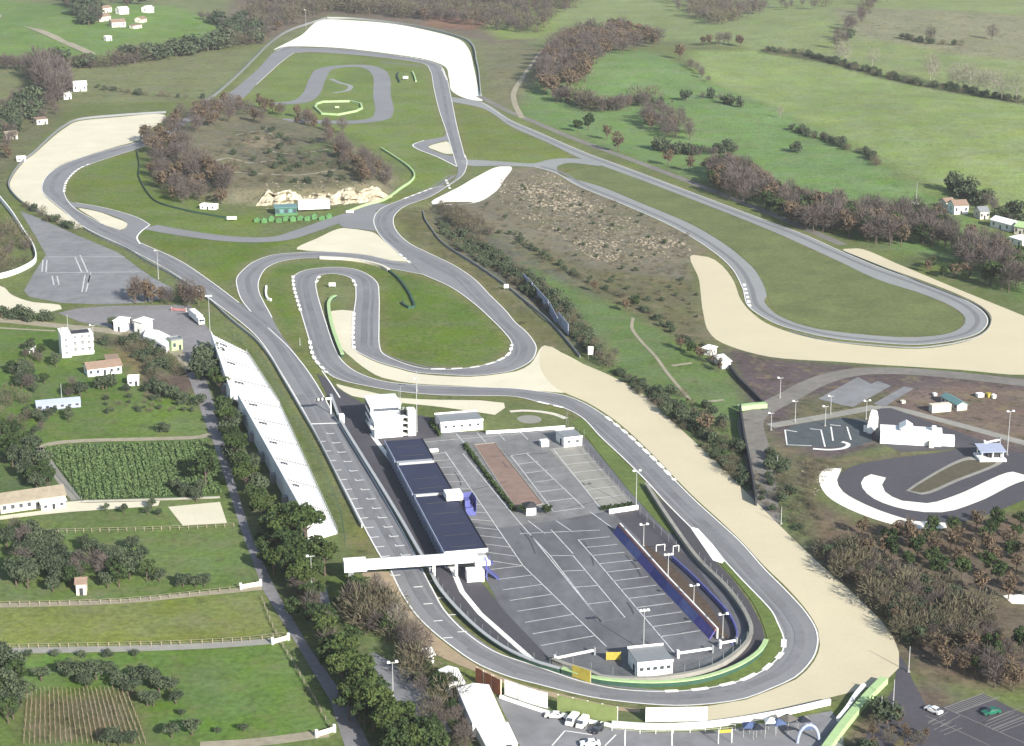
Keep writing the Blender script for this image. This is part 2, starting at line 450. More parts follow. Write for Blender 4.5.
    nt.links.new(at.outputs['Color'], sc.inputs[0]); nt.links.new(f, sc.inputs['Scale'])
    def patch(prev, scale, lo, hi, col, k):
        n = nt.nodes.new('ShaderNodeTexNoise'); n.inputs['Scale'].default_value = scale; n.inputs['Detail'].default_value = 6; n.inputs['Roughness'].default_value = .7
        nt.links.new(geo.outputs['Position'], n.inputs['Vector'])
        r = nt.nodes.new('ShaderNodeMapRange'); r.inputs['From Min'].default_value = lo; r.inputs['From Max'].default_value = hi
        r.inputs['To Min'].default_value = 0; r.inputs['To Max'].default_value = k; nt.links.new(n.outputs['Fac'], r.inputs['Value'])
        mx = nt.nodes.new('ShaderNodeMix'); mx.data_type = 'RGBA'; nt.links.new(mul(r.outputs['Result'], at.outputs['Alpha']), mx.inputs[0])
        nt.links.new(prev, mx.inputs[6]); mx.inputs[7].default_value = alb(col); return mx.outputs[2]
    p1 = patch(sc.outputs['Vector'], .11, .52, .64, (146, 136, 108), .75)
    p2 = patch(p1, .17, .54, .66, (70, 74, 54), .8)
    p3 = patch(p2, .045, .55, .7, (96, 112, 66), .6)
    hs = nt.nodes.new('ShaderNodeHueSaturation')
    hue = noise(.02, 4, .48, .505); nt.links.new(hue, hs.inputs['Hue']); nt.links.new(noise(.05, 4, 0.82, 1.22), hs.inputs['Saturation'])
    nt.links.new(p3, hs.inputs['Color']); nt.links.new(hs.outputs['Color'], b.inputs['Base Color'])
    me.materials.append(m)
    o = bpy.data.objects.new('ground', me); COL.objects.link(o); o['kind'] = 'structure'

# ------------------------------------------------------------------ circuit surfaces
# gravel run-off
GR = [
 ('w', [(10,187),(12,178),(25,161),(33,155),(65,128),(80,121),(120,117),(160,114),(166,118),(152,128),(136,141),(115,147),(84,156.5),(61,165),(47,176),(42,190),(46,197),(64,212),(83,227),(76,229),(66,227),(45,214),(25,204)], 'gravel_cream'),
 ('w', [(274,50),(300,36),(326,19.5),(345,20),(390,23.5),(430,31),(458,39),(468,48),(474,68),(478,88),(481,101),(468,99),(453,92),(449,78),(444,66),(424,59),(399,55),(368,51),(332,47.5),(287,46.5)], 'gravel_white'),
 ('w', [(432,203),(447,193),(459,187),(478,176),(500,166.5),(510,166.5),(504,180),(494,193),(474,203),(448,205)], 'gravel_white'),
 ('w', [(297,249.5),(318,238),(343,228),(358,229.5),(372,232),(384,241),(398,253),(408,262),(392,260.5),(371,255.5),(350,253),(325,251.5)], 'gravel_cream'),
 ('w', [(332,311),(342,310),(353,311),(354,330),(354,349),(363,356),(378,363),(398.6,369),(419,374),(470,377),(500,374),(516,371.5),(530,364.5),(545,345.5),(560,352),(583,364),(600,376),(580,388),(563,393),(537,391),(512,389),(460,386),(414,383.5),(383,378),(363,367),(352,358),(343,350),(336,335)], 'gravel_cream'),
 ('w', [(545,346),(552,347),(566,356),(583,364),(611,376),(642,393.5),(675,424),(711,457),(741,487),(772,518),(812,557),(858,598),(887,628),(899,653),(899,668),(886,681),(845,694),(795,706),(764,713),(730,719),(706,722),(690,709),(716,705),(746,700),(772,690),(796,679.5),(814,661.5),(820,645),(818,630),(807,611),(787,588),(764,566),(743,543),(718,519),(697,500),(677,480),(657,459),(629,432),(609,416),(586,402),(565,393),(552,385),(540,366)], 'gravel_beige'),
 ('w', [(693,255),(708,257),(720,264),(733,280),(741,300),(752,313),(772,326),(815,339),(866,346),(917,349),(952,345),(976,338),(989,327),(991,316),(981,306),(957,294),(922,280.5),(880,265.5),(843,249),(858,248.5),(900,265),(960,290),(1024,316),(1075,337),(1078,366),(1024,375),(960,370),(866,364),(840,362),(770,357),(722,343),(709,332),(703,312),(699,280)], 'gravel_beige'),
 ('w', [(336,384),(352,388),(366,391),(400,398),(440,400),(480,400.5),(504,403),(505,408),(495,415),(475,412),(440,407),(400,403),(372,400),(352,396)], 'gravel_cream'),
 ('w', [(79,208),(90,210),(102,213),(115,218),(127,223),(127,228),(117,231),(108,227),(95,219)], 'gravel_cream'),
 ('w', [(428,147),(437,143.5),(446,141.5),(452,154),(446,154),(436,150.5)], 'gravel_cream'),
 ('w', [(363,571),(389,572),(402,598),(420,622),(448,646),(479,667),(520,684),(560,694),(618,707),(640,709),(640,713),(600,709),(555,698),(505,684),(474,671),(440,657),(415,638),(390,605)], 'bank'),
]
for i, (_, px, mm) in enumerate(GR):
    sheet('gravel_trap', px, M[mm], .05 + .004 * i, step=5)

A_ = M['asphalt']
# main straight and the long left-hand side of the circuit, up to the wood
straightL = [(391,571),(380.8,557),(345,490),(310.8,424.3),(283,376),(256,336),(214,302),(176,275),(127,248),(84,227),(64,211),(46,196),(42,190),(47,176),(61,166),(84,157),(115,148),(135,143),(160,132),(190,115),(219,100),(256,71),(276,51),(287,47)]
straightR = [(421.5,568.7),(415,555),(379,490),(338.8,423.5),(311,376),(289,348),(268,328),(251,312),(239,303),(214,284),(178,260),(140,243),(122,231),(102,224),(74,208),(64,192),(67,181),(79,169),(94,163),(115,156),(137,149),(170,137),(200,122),(242,99),(256,85),(284,60),(294,53)]
track('race_track', straightL, straightR, A_, .10)
topL = [(276,51),(287,47),(307,48),(332,48.5),(368,52),(399,56),(424,60),(439,65),(446,76),(449.5,90),(452,102),(457,127),(465,158)]
topR = [(284,60),(294,53),(312,52),(345,54),(378,57),(409,61),(424,64),(430,70),(434,89),(439,109.5),(446.5,132),(457,167)]
track('race_track', topL, topR, A_, .104)
sL = [(465,155),(467,163),(462,176),(445,188),(429,197.5),(406,206),(395,215),(393.5,224),(398.6,234),(411,244.6),(429,253.5),(454.6,266),(475,280),(490,295.5),(505.6,311),(516,323.5),(525,331),(535,344),(536,351.5),(530,362),(512,371),(498,373.5),(472,376),(440,374.5),(419,373),(398.6,368),(378,362),(363,355),(354,349),(353,335),(354,313),(356,295),(353,280),(344,275.6),(332,274),(320,275.6),(316,283),(317,293),(326,323.5),(335,349),(342.6,361.7),(358,373),(383,381.5),(414,385),(460,387),(516,389),(537.5,391.6),(563,395.5),(583,403),(606,417),(626.6,433.7),(654.6,460),(675,481),(695,501),(716,520),(741,543),(764,569),(784,589),(805,612),(816,630),(817.5,645),(812,660),(794.6,678),(772,688.5),(746,698.6),(716,703.7),(675,706),(626.6,702.5),(588,697),(537.5,684.6),(512,678),(480,665.5),(449.5,645),(421.5,621),(403.7,597),(389,567)]
sR = [(455,158),(458,170),(454,180),(444,186),(432,188.5),(404,199),(381,209),(374,219),(376,229),(383,239),(399,253),(416,268),(421.5,274),(449.5,286.6),(472,302),(490,318),(505.6,334),(512,344),(508,355),(493,363),(470,368),(444,370),(419,368),(398.6,361.7),(383,354),(379.5,346),(379,326),(379,295.5),(377,283),(368,275),(353,269),(332,267.5),(307,270),(297,274),(293,279),(294,288),(300.6,311),(309.5,341),(314.6,359),(327,373),(340,380),(365.5,386),(398.6,391.6),(434,395),(472.5,396),(516,397),(537.5,402),(563,408),(581,417),(601,437.5),(624,459),(647,482),(665,502),(690,527),(716,552),(741,579),(772,612),(777,622),(784,640),(782,653),(764,670.6),(741,681),(700.4,689.7),(665,692),(619,689.7),(578,681),(537.5,667),(512,659),(493,651.5),(465,632.4),(444.5,611),(432,589),(420,566)]
track('race_track', sL, sR, A_, .108, 3.0)
# outer loop back to the straight
loopO = [(251,312),(242,300.6),(237,286.6),(237,278),(244.5,269),(256,261),(274,255),(297,253),(325,252),(350,253.5),(370.6,256),(391,261),(411,263.7)]
loopI = [(289,348),(272,318),(258.5,290),(260,277.7),(267.5,267.5),(281.5,261.6),(302,258.6),(325,258.6),(353,261),(376,265.5),(393,269),(421.5,274.5)]
track('race_track', loopO, loopI, A_, .112, 3.0)
# right-hand straight and far hairpin
rO = [(452,97),(481,102),(512,121),(537.5,132),(586,153),(626.6,168),(685,190),(764,220),(802,234),(840,251),(878.6,267.5),(922,283),(957.5,297),(978,308),(987,318),(985.6,327),(975,335),(952.5,341),(917,345),(866,342),(828,337.5),(789.5,328.6),(772,322),(749,307),(742.5,288),(731,267.5),(708,248),(675,228),(626.6,206),(578,186),(555,173),(535,167)]
rI = [(452,102),(481,108),(512,127),(547.6,142.6),(579.5,158),(601,165.5),(662,188),(764,228),(802,244.6),(840,262),(878.6,280),(922,294),(952.5,307),(965,318),(960,328.6),(942,335),(906.6,337.5),(866,335),(815,328.6),(779,316),(764,300.6),(766.6,297),(756.5,272.6),(741,257),(721,242),(690,224),(639,202.5),(598.6,186),(563,176),(554,168)]
track('race_track', rO, rI, M['asphalt_pale'], .116)
sheet('race_track', [(462,160),(500,161.5),(533,163.5),(548,160),(563,158.5),(591,160),(600,166),(570,163),(558,166),(556,173),(535,167.5),(500,166),(470,166)], M['asphalt_pale'], .12, step=3)
# chicanes
sheet('race_track', [(62,200),(76,203),(97,206.5),(120,212),(138,218),(150,225),(141,232),(137,238),(140,246),(122,232),(127,226),(126,222),(102,212.5),(79,207.5),(72,208)], A_, .124, step=2)
sheet('race_track', [(447,133),(443,137),(424,140.5),(413,145),(417,149),(437,157),(457,167),(462,168),(455,156.5),(446,155),(428,147),(437,143),(446,141),(454,154),(460,150),(452,132)], A_, .128, step=2)
# link road across the infield and the service lane
for a, b, w_, mm, l in (([(149,227),(176,232),(211,237),(236,239.5),(262,240),(281,238.5),(300,233),(340,219),(368,209.5),(384,204)], None, 11, 'asphalt', .132),
                  ([(479,96),(510,112),(532,121),(570,137),(640,163),(690,182),(764,211),(800,226),(843,245)], None, 5.5, 'worn_road', .07),
                  ([(274,104),(298,102),(310,95),(318,78),(326,69),(340,66.5),(362,66),(374,69),(381,76),(382,96),(384,112),(378,119),(358,122),(320,122),(280,120)], None, 13, 'asphalt', .09)):
    Q = wline(a, 3); mb = MB(); strip_mb(mb, Q, w_, l); o = mb.build('infield_road', M[mm]); o['kind'] = 'structure'
sheet('infield_road', [(340,219),(368,208),(376,212),(374,222),(377,231),(358,229),(344,227.5)], A_, .136, step=2)
Q = wline([(331,79),(340,83),(350,86),(346,91),(334,93)], 2); o = strip_mb(MB(), Q, 4, .09).build('infield_road', M['asphalt_pale']); o['kind'] = 'structure'

build_ground()
# turf bands that must end sharply at the tarmac
sheet('grass_verge', [(561,176.5),(575,170),(600,166.5),(662,189),(764,229),(840,263),(922,295),(951,308),(963,318),(958,328),(941,334.3),(906,336.5),(866,334),(815,327.5),(780,315),(768,297),(757,272),(741,256),(721,241),(690,223),(639,201.5),(598,185)], M['grass_olive'], .06)
sheet('grass_verge', [(721,563),(726,562),(741,580),(771,612),(776,622),(783,640),(781,652),(763,669.8),(741,680),(700,688.7),(665,691),(626,689),(640,686.5),(698,683),(737,671),(760,656),(767,645),(763,625),(752,602),(735,580)], M['grass'], .142, step=3)
sheet('grass_verge', [(580,418),(600,438),(623,460),(646,483),(650,490),(654,500),(676,533),(672,534),(640,503),(612,470),(587,438),(572,424)], M['grass'], .142, step=3)
sheet('grass_verge', [(490,410),(512,408),(540,410),(562,414),(578,424),(584,434),(566,428),(512,431),(480,432),(486,418)], M['grass_olive'], .06, step=3)
Q = wline([(510,412),(522,411),(540,412),(556,415),(566,419)], 2); o = strip_mb(MB(), Q, 2.2, .16).build('infield_path', M['offwhite']); o['kind'] = 'structure'
sheet('infield_path', [(517,419),(522,416),(532,415.5),(540,417.5),(541,421),(534,423.5),(524,423)], M['concrete'], .08, step=1)

# paddock, pit lane and inner perimeter road
sheet('paddock', [(415,447),(418,438),(437,433),(490,431),(565,428),(587,440),(612,470),(640,503),(676,537),(699,564),(727,592),(746,619),(751,637),(741,653),(712,671),(670,680.5),(635,683),(600,680.6),(578,673),(553,663),(530,650),(505,618),(484,575),(470,545)], M['paddock'], .06, curve=False)
sheet('paddock', [(420,440),(437,436),(560,432),(582,446),(634,503),(604,512),(560,520),(500,528),(470,522),(440,470)], mat('worn upper paddock', (142,142,143), var=.2, scale=.22, var2=.22, scale2=.05), .075, curve=False)
sheet('yard', [(326,377),(336,388),(350,396),(364,404),(400,412),(432,418),(440,437),(418,440),(388,449),(362,430),(342,398)], M['asphalt_dark'], .12, curve=False)
sheet('pit_lane', [(317,374),(326,378),(342,398),(364,430),(376,437),(388,447),(447,556),(478,578),(505,612),(548,657),(563,668),(591,677),(566,675),(519,659),(498,648),(475,630),(448,600),(436,584),(430,570),(418,553),(381,490),(341,424)], M['asphalt_dark'], .13, curve=False)
sheet('perimeter_road', [(648,489),(654,500),(676,533),(699,564),(727,592),(746,619),(751,637),(741,653),(712.5,671),(670,680.6),(600,680.6),(653,687),(698.4,683.4),(737,671),(760,655),(766,645),(762,626),(750,603),(733,580),(716,562),(700,541),(689,527),(664,503)], M['asphalt_dark'], .134, curve=False)
sheet('lower_yard', [(613,513),(638,511),(655,524),(676,545),(700,572),(722,602),(735,625),(737,638),(733,644),(715,640),(700,620),(668,574),(640,540)], M['asphalt_dark'], .10, curve=False)
sheet('planting_bed', [(640,541),(662,556),(690,584),(710,606),(724,630),(730,640),(712,634),(690,607),(662,570)], mat('bare planting soil', (98,84,72), var=.25, scale=.6), .14, curve=False)
sheet('concrete_apron', [(549,449),(581,446),(632,504),(602,508)], M['concrete'], .10, curve=False)
sheet('paddock_island', [(474,445),(495,443),(543,504),(517,511)], M['brown_terrace'], .10, curve=False)

def lines(name, segs, w, lift, mm):
    mb = MB()
    for s in segs:
        strip_mb(mb, densify([W(*p) for p in s], 6), w, lift)
    o = mb.build(name, M[mm]); o['kind'] = 'structure'
def ticks(a0, a1, b0, b1, n):
    f = lambda p, q, t: (p[0] + (q[0] - p[0]) * t, p[1] + (q[1] - p[1]) * t)
    def at(p, q, k):                       # evenly spaced on the ground
        A = plane_hit(*p); B = plane_hit(*q); t = k / (n - 1)
        X = A[0] + (B[0] - A[0]) * t; Y = A[1] + (B[1] - A[1]) * t
        w = 434000 / (Y + 62.14); return (X * w / 217 + 512, w - 200)
    return [[at(a0, a1, k), at(b0, b1, k)] for k in range(n)]
bays = ([[(445,452),(478,500),(523,566),(606.5,647)]] + [[(606.5,647),(549,658)]]
  + ticks((425,455),(484,560),(446,453),(523,566),15) + ticks((489,570),(549,658),(523,566),(606.5,647),9)
  + [[(463,454),(517,520),(531,536),(601,622)], [(520,534),(600,530.5)], [(528,521),(545,534)], [(556,521),(573,532.5)], [(590,512),(612,528)], [(531,536),(550,556)], [(573,554),(551,530)]]
  + [[(550,556),(601,622)], [(573,556),(625,618)], [(601,622),(625,618)]] + ticks((550,556),(601,622),(573,556),(625,618),5)
  + [[(578,540),(593,557),(675,654)]] + ticks((578,540),(660,637),(610,537),(700,631),12)
  + [[(527,454),(584,508)], [(511,456),(553,511)]] + ticks((511,456),(553,512),(530,453),(585,508),7)
  + [[(553,449),(600,508)]] + ticks((553,449),(600,508),(583,446),(632,504),8)
  + [[(418,443),(565,430)], [(456,434),(465,444)], [(477,433),(486,443)], [(497,432),(505,441)], [(519,431),(528,440)]])
lines('bay_line', bays, .34, .145, 'line_worn')
lines('pit_line', [[(371,434),(392,462),(432,518),(447,556),(462,592),(480,614),(532,660)]], 1.5, .17, 'line')
lines('pit_line', [[(340,398),(331,384),(322,371)]], .5, .17, 'line')
sheet('paint_patch', [(689.6,527),(698,529),(712,544),(725,561),(722,564),(713,561)], M['white'], .18, curve=False)

# start line, grid boxes and edge lines
lines('start_line', [[(311.5,424.4),(338.5,423.6)]], 1.1, .20, 'line')
mb = MB()
for k in range(15):
    t = k / 14.0
    for side, (xa, ya, xb, yb) in enumerate(((322,439,396,573), (331,434,412,565))):
        px, py = xa + (xb - xa) * t, ya + (yb - ya) * t + (0 if side else 3)
        p = W(px, py); strip_mb(mb, [p + Vector((-1.2, -.3, 0)), p + Vector((1.2, .34, 0))], .5, .20)
        strip_mb(mb, [p + Vector((-1.2, -.3, 0)), p + Vector((-1.6, .9, 0))], .3, .204)
for k in range(4):
    px, py = (418 + 10 * k, 588 + 17 * k); p = W(px, py); strip_mb(mb, [p + Vector((-1.2, .2, 0)), p + Vector((1.2, .6, 0))], .5, .20)
    p = W(px + 14, py - 6); strip_mb(mb, [p + Vector((-1.2, .2, 0)), p + Vector((1.2, .6, 0))], .5, .20)
o = mb.build('grid_box', M['line']); o['kind'] = 'structure'
def edge(px, off, w=.42, dash=None, name='edge_line', mm='line', lift=.19):
    o = strip_mb(MB(), wline(px, 3 if not dash else 1.0), w, lift, dash, off).build(name, M[mm]); o['kind'] = 'structure'
edge(straightL[:19], 0.0); edge(straightR[:7], 0); edge(straightR[8:12], 0); edge(straightR[13:22], 0)
edge(topL, 0); edge(topR[1:], 0); edge(sL, 0); edge(sR[3:11], 0); edge(sR[12:], 0)
edge(loopO, 0); edge(loopI[1:], 0); edge(rO[1:], 0, .4); edge(straightR[-3:], 0); edge([(150,225),(141,232),(137,238),(140,244)], 0, .8); edge([(76,203),(97,206.5),(120,212),(138,218),(150,225)], 0)
edge([(424,140.5),(413,145),(417,149),(437,157),(457,167)], 0, .8)
for px in ([(64,192),(67,181),(79,169),(90,164)], [(784,640),(782,653),(764,670.6)], [(756,674),(741,681),(700.4,689.7),(665,692)], [(606,417),(626.6,433.7),(654.6,460),(675,481)],
           [(293,276),(294,288),(300.6,311)], [(353,280),(356.6,288)], [(354,313),(353,335),(354,349)], [(309.5,341),(314.6,359),(327,373)], [(431,369.5),(470,368),(493,363),(508,355),(512,345)],
           [(537.5,402),(563,408)], [(399,56),(424,60)], [(442,69),(447,80)], [(404,199),(432,188.5)], [(399,254),(410,263)], [(316,283),(320,276)], [(744,284),(750,307)], [(446,180),(450,189)]):
    edge(px, 0, 1.4, (4.5, 2.8), 'kerb', 'kerb', .21)

M['rubber'] = mat('rubbered asphalt', (139,140,144), var=.10, scale=.5, var2=.18, scale2=.06)
M['patch'] = mat('asphalt repair', (138,139,142), var=.08, scale=.4)
def wear(px, off, w, lift=.16, m='rubber', i0=0, i1=None):
    Q = offset_line(wline(px, 3), off)[i0:i1]; o = strip_mb(MB(), Q, w, lift).build('racing_line', M[m]); o['kind'] = 'structure'
wear(straightL[:19], -5.5, 2.6); wear(straightL[:10], -9, 1.2, .163); wear(topL, -5, 2.4); wear(sL[2:], -4.6, 2.6); wear(sL[2:], -7.6, 1.0, .163); wear(loopO, -5, 2.2); wear(rO[2:], -4, 2.0, m='patch')
for px, w_ in (([(205,165),(228,158),(250,163),(275,160)], 3), ([(230,172),(262,174),(300,175),(335,170)], 2.2), ([(265,150),(290,154),(330,149)], 2.2), ([(235,135),(262,131),(280,140)], 2)):
    o = strip_mb(MB(), wline(px, 3), w_, .07).build('path', M['path']); o['kind'] = 'structure'
for px, w_ in (([(-30,8),(0,16),(36,29),(70,44),(92,54)], 9), ([(560,44),(545,50),(534,62),(524,76),(514,92),(515,104),(522,118)], 4), ([(633,318),(632,328),(640,340),(655,356),(668,374),(690,400)], 1.4), ([(672,366),(692,363)], 2), ([(706,402),(724,400)], 2)):
    o = strip_mb(MB(), wline(px, 2), w_, .10).build('path', M['path']); o['kind'] = 'structure'
for px, w in (([(300,395),(330,455)], 3.2), ([(352,480),(372,520)], 2.6), ([(560,396),(600,424)], 2.8), ([(700,525),(740,560)], 2.4), ([(470,648),(520,672)], 3.0), ([(600,697),(680,699)], 1.8), ([(160,262),(200,288)], 3.2), ([(420,258),(455,277)], 2.8), ([(380,62),(420,66)], 4)):
    o = strip_mb(MB(), wline(px, 4), w, .167).build('asphalt_patch', M['patch']); o['kind'] = 'structure'
mb = MB(); r9 = random.Random(4)
for k in range(15):
    x = r9.uniform(450, 690); y = 455 + (x - 450) * .75 + r9.uniform(-40, 60)
    if y > 662 or y < 450: continue
    p = W(x, y); t = r9.uniform(-.3, .3) + (1.83 if r9.random() < .75 else .3); L = r9.uniform(5, 22)
    Q = catmull([p, p + Vector((math.cos(t) * L * .5, math.sin(t) * L * .5, 0)), p + Vector((math.cos(t + .06) * L, math.sin(t + .06) * L, 0))], False, 2)
    strip_mb(mb, Q, r9.uniform(.25, .5), .139)
o = mb.build('tyre_mark', mat('tyre marks', (92,93,99), var=.2, scale=.5)); o['kind'] = 'structure'

# ------------------------------------------------------------------ roads, yards and car parks outside the track
def road(name, px, w, mm, lift, curve=True):
    o = strip_mb(MB(), wline(px, 3, curve), w, lift).build(name, M[mm]); o['kind'] = 'structure'
sheet('road', [(186,370),(206,425),(213,442),(226,482),(241,530),(263,590),(300,650),(330,700),(346,750),(400,900),(450,900),(372,750),(347,700),(311,650),(276,590),(253,540),(237,490),(223,440),(213,400),(203,371)], M['road'], .05, curve=False)
road('path', [(-60,316),(0,320),(60,326),(110,331),(145,338),(165,345),(182,355),(194,372)], 6.5, 'path', .05)
road('path', [(-60,324),(0,328),(55,331)], 2.0, 'path', .06)
sheet('car_park', [(20,211),(41,219),(74,234),(117,252),(153,278),(173,288),(168,298),(143,303),(100,304.5),(61,303),(30,297),(24,291),(34,273),(46,255),(36,237)], M['worn'], .05, curve=False)
lines('bay_line', [[(48,257),(90,257),(125,257)], [(46,273),(140,272)], [(75,257),(82,273)], [(80,255),(88,273)], [(43,260),(42,272)], [(47,260),(46,272)], [(52,276),(54,285)], [(57,276),(59,285)], [(85,275),(82,292)], [(90,275),(86,292)], [(91,272),(88,283)]], .6, .09, 'line_worn')
sheet('yard', [(58,313),(80,308),(110,306),(165,305),(190,305),(200,318),(216,338),(205,352),(196,366),(188,362),(180,346),(150,336),(110,328),(80,322)], M['road'], .055, curve=False)
sheet('path', [(-40,283),(0,286),(12,295),(32,302),(60,305),(62,309),(40,313),(12,310),(-40,306)], M['gravel_cream'], .07)
road('path', [(36,450),(50,444),(80,441),(150,439),(200,437),(212,434)], 3.5, 'path', .06)
road('path', [(38,448),(55,472),(76,500)], 3, 'concrete', .06, False)
sheet('yard', [(0,516),(40,511),(68,503),(86,503),(160,501),(158,506),(100,510),(70,512),(40,515),(0,520)], M['gravel_cream'], .06, curve=False)
sheet('yard', [(168,507),(220,502),(227,523),(183,526)], M['gravel_cream'], .065, curve=False)
road('path', [(-20,606),(60,604),(130,601),(180,596),(262,588)], 3.0, 'path', .05)
road('path', [(-20,651),(60,650),(180,647),(250,643),(282,640)], 3.6, 'concrete', .05)
road('path', [(200,746),(260,742),(328,733)], 4, 'path', .05)
road('path', [(358,658),(376,668),(396,680),(410,700),(420,716),(432,735)], 10, 'worn', .05)
road('path', [(322,588),(326,605),(334,620)], 2.5, 'worn', .05)
sheet('lower_car_park', [(496,697),(545,713),(600,727),(650,733),(720,731),(832,711),(842,730),(846,760),(780,800),(560,800),(520,746)], M['worn'], .05, curve=False)
lines('bay_line', [[(565,731),(552,746)], [(565,731),(592,735)], [(616,735),(605,746)], [(625,731),(625,750)], [(672,731),(672,750)]], .35, .09, 'line')
sheet('visitor_car_park', [(902,676),(912,680),(926,705),(942,707),(984,694),(1024,714),(1090,740),(1090,800),(900,800),(905,730),(896,700)], M['asphalt_dark'], .05, curve=False)
sheet('road', [(900,655),(908,668),(916,690),(905,730),(850,800),(838,790),(880,710),(893,690)], M['asphalt_dark'], .045, curve=False)
vb = [[(944,708),(984,693)], [(956,713),(1000,697)], [(980,724),(1024,707)], [(992,730),(1040,711)], [(926,716),(990,746)], [(944,708),(1024,743)], [(928,724),(948,712)], [(934,730),(960,716)]]
vb += ticks((945,708),(957,713),(983,694),(998,698),6) + ticks((928,722),(944,735),(940,717),(962,728),5) + ticks((980,724),(1000,732),(1010,711),(1032,720),6)
lines('bay_line', vb, .16, .09, 'concrete')
# right: service roads and kart circuit
road('road', [(766,560),(764,507),(758,455),(752,418),(770,406),(790,396),(810,385),(835,376),(862,371.5),(900,371),(942,374),(1024,383),(1100,394)], 9, 'worn_road', .05)
road('path', [(770,426),(800,421),(850,412),(876,407)], 5, 'concrete', .06)
road('path', [(872,408),(890,408),(940,420),(985,432),(1024,443),(1090,460)], 4.5, 'concrete', .05)
sheet('concrete_apron', [(818,399),(858,377),(871,384),(831,402)], M['worn'], .06, curve=False)
sheet('concrete_apron', [(841,405),(878,381),(891,386),(853,407)], M['worn'], .064, curve=False)
sheet('concrete_apron', [(873,404),(904,386.5),(914,388.5),(884,407)], M['worn'], .068, curve=False)
sheet('concrete_apron', [(831,402),(871,384),(878,381),(841,405)], M['asphalt'], .055, curve=False)
sheet('court', [(784,430),(800,424),(840,418),(866,420),(872,438),(872,442),(850,448),(812,447),(786,446)], mat('court tarmac', (92,100,104), var=.2, scale=.3), .06, curve=False)
lines('court_line', [[(785,430),(787,445),(812,446)], [(785,430),(797,432)], [(810,429),(821,430),(825,447)], [(831,427),(833,441)], [(830,425),(841,426)], [(847,427),(851,440)]], .5, .10, 'line')
Q = wline([(813,449),(830,450),(845,448),(848,444),(842,442)], 1); o = strip_mb(MB(), Q, 1.5, .12).build('kerb', M['line']); o['kind'] = 'structure'
sheet('kart_track', [(836,480),(842,472),(860,464),(896,458),(948,451),(975,444),(985,448),(1010,452),(1060,458),(1090,470),(1024,500),(978,518),(947,524),(907,521),(871,510),(848,496)], M['asphalt_dark'], .06)
sheet('yard', [(872,409),(891,408),(983,441),(947,450),(900,452),(876,440)], M['asphalt_dark'], .055, curve=False)
sheet('kart_runoff', [(819,477),(825,469),(842,468),(840,473),(837,480),(843,492),(866,505),(892,515),(917,521.5),(945,523),(947,528),(917,529),(886,523),(848,509),(826,495)], M['gravel_white'], .10)
sheet('kart_runoff', [(861,483),(871,474.5),(886,478),(882,485),(885,492),(902,501),(927,503.5),(957,495),(1013,472),(1024,475),(1060,470),(1060,476),(1024,481),(978,502),(942,512.5),(907,510),(874,499)], M['gravel_white'], .104)
sheet('kart_infield', [(906,491),(914,485),(970,457),(983,459),(1003,461),(957,482),(922,495)], M['concrete'], .10)
sheet('kart_infield', [(910,491),(916,486.5),(969,460),(982,461),(996,462),(955,480),(921,493)], mat('kart infield soil', (104,98,80), var=.2, scale=.4), .12)
sheet('kart_runoff', [(1003,596),(1010,594.5),(1060,594),(1060,606),(1012,604)], M['gravel_white'], .08, curve=False)
# ------------------------------------------------------------------ vegetation
def quads_twigs(r, n, centre, rad, L, w, up=.5, shell=0):
    """n thin twigs spread through an ellipsoid, pointing outwards and up"""
    d = r.normal(size=(n, 3)); d /= np.linalg.norm(d, axis=1)[:, None]
    q = r.uniform(shell, 1, n) ** (1 / 2.2)
    P = d * q[:, None] * rad + centre
    D = d * .8 + r.normal(size=(n, 3)) * .45 + np.array([0, 0, up]); D /= np.linalg.norm(D, axis=1)[:, None]
    S = np.cross(D, r.normal(size=(n, 3))); S /= np.linalg.norm(S, axis=1)[:, None]
    l = r.uniform(*L, n)[:, None]; ww = r.uniform(.6, 1.3, n)[:, None] * w
    E = P + D * l
    return np.stack([P - S * ww, P + S * ww, E + S * ww * .3, E - S * ww * .3], 1)
def quads_leaves(r, n, blobs, s):
    """leaf sprays: quads on and in a set of clumps (centre, radii)"""
    k = r.integers(0, len(blobs), n)
    C = np.array([b[0] for b in blobs])[k]; R = np.array([b[1] for b in blobs])[k]
    d = r.normal(size=(n, 3)); d /= np.linalg.norm(d, axis=1)[:, None]
    P = C + d * R * (r.uniform(.25, 1, n) ** .5)[:, None]
    N = d * .7 + r.normal(size=(n, 3)) * .6 + np.array([0, 0, .25]); N /= np.linalg.norm(N, axis=1)[:, None]
    A = np.cross(N, r.normal(size=(n, 3))); A /= np.linalg.norm(A, axis=1)[:, None]; B = np.cross(N, A)
    a = r.uniform(.6, 1.3, (n, 1)) * s; b = r.uniform(.5, 1.1, (n, 1)) * s
    return np.stack([P - A * a - B * b * .6, P + A * a * .8 - B * b, P + A * a + B * b * .7, P - A * a * .7 + B * b], 1)
def quads_limb(p0, p1, r0, r1, n=5):
    p0 = np.array(p0, float); p1 = np.array(p1, float); d = p1 - p0; d /= np.linalg.norm(d)
    u = np.cross(d, [0, 0, 1.0] if abs(d[2]) < .9 else [1.0, 0, 0]); u /= np.linalg.norm(u); w = np.cross(d, u)
    a = np.arange(n + 1) * 2 * np.pi / n
    ring = lambda p, q: p + q * (np.cos(a)[:, None] * u + np.sin(a)[:, None] * w)
    A = ring(p0, r0); B = ring(p1, r1)
    return np.stack([A[:-1], A[1:], B[1:], B[:-1]], 1)
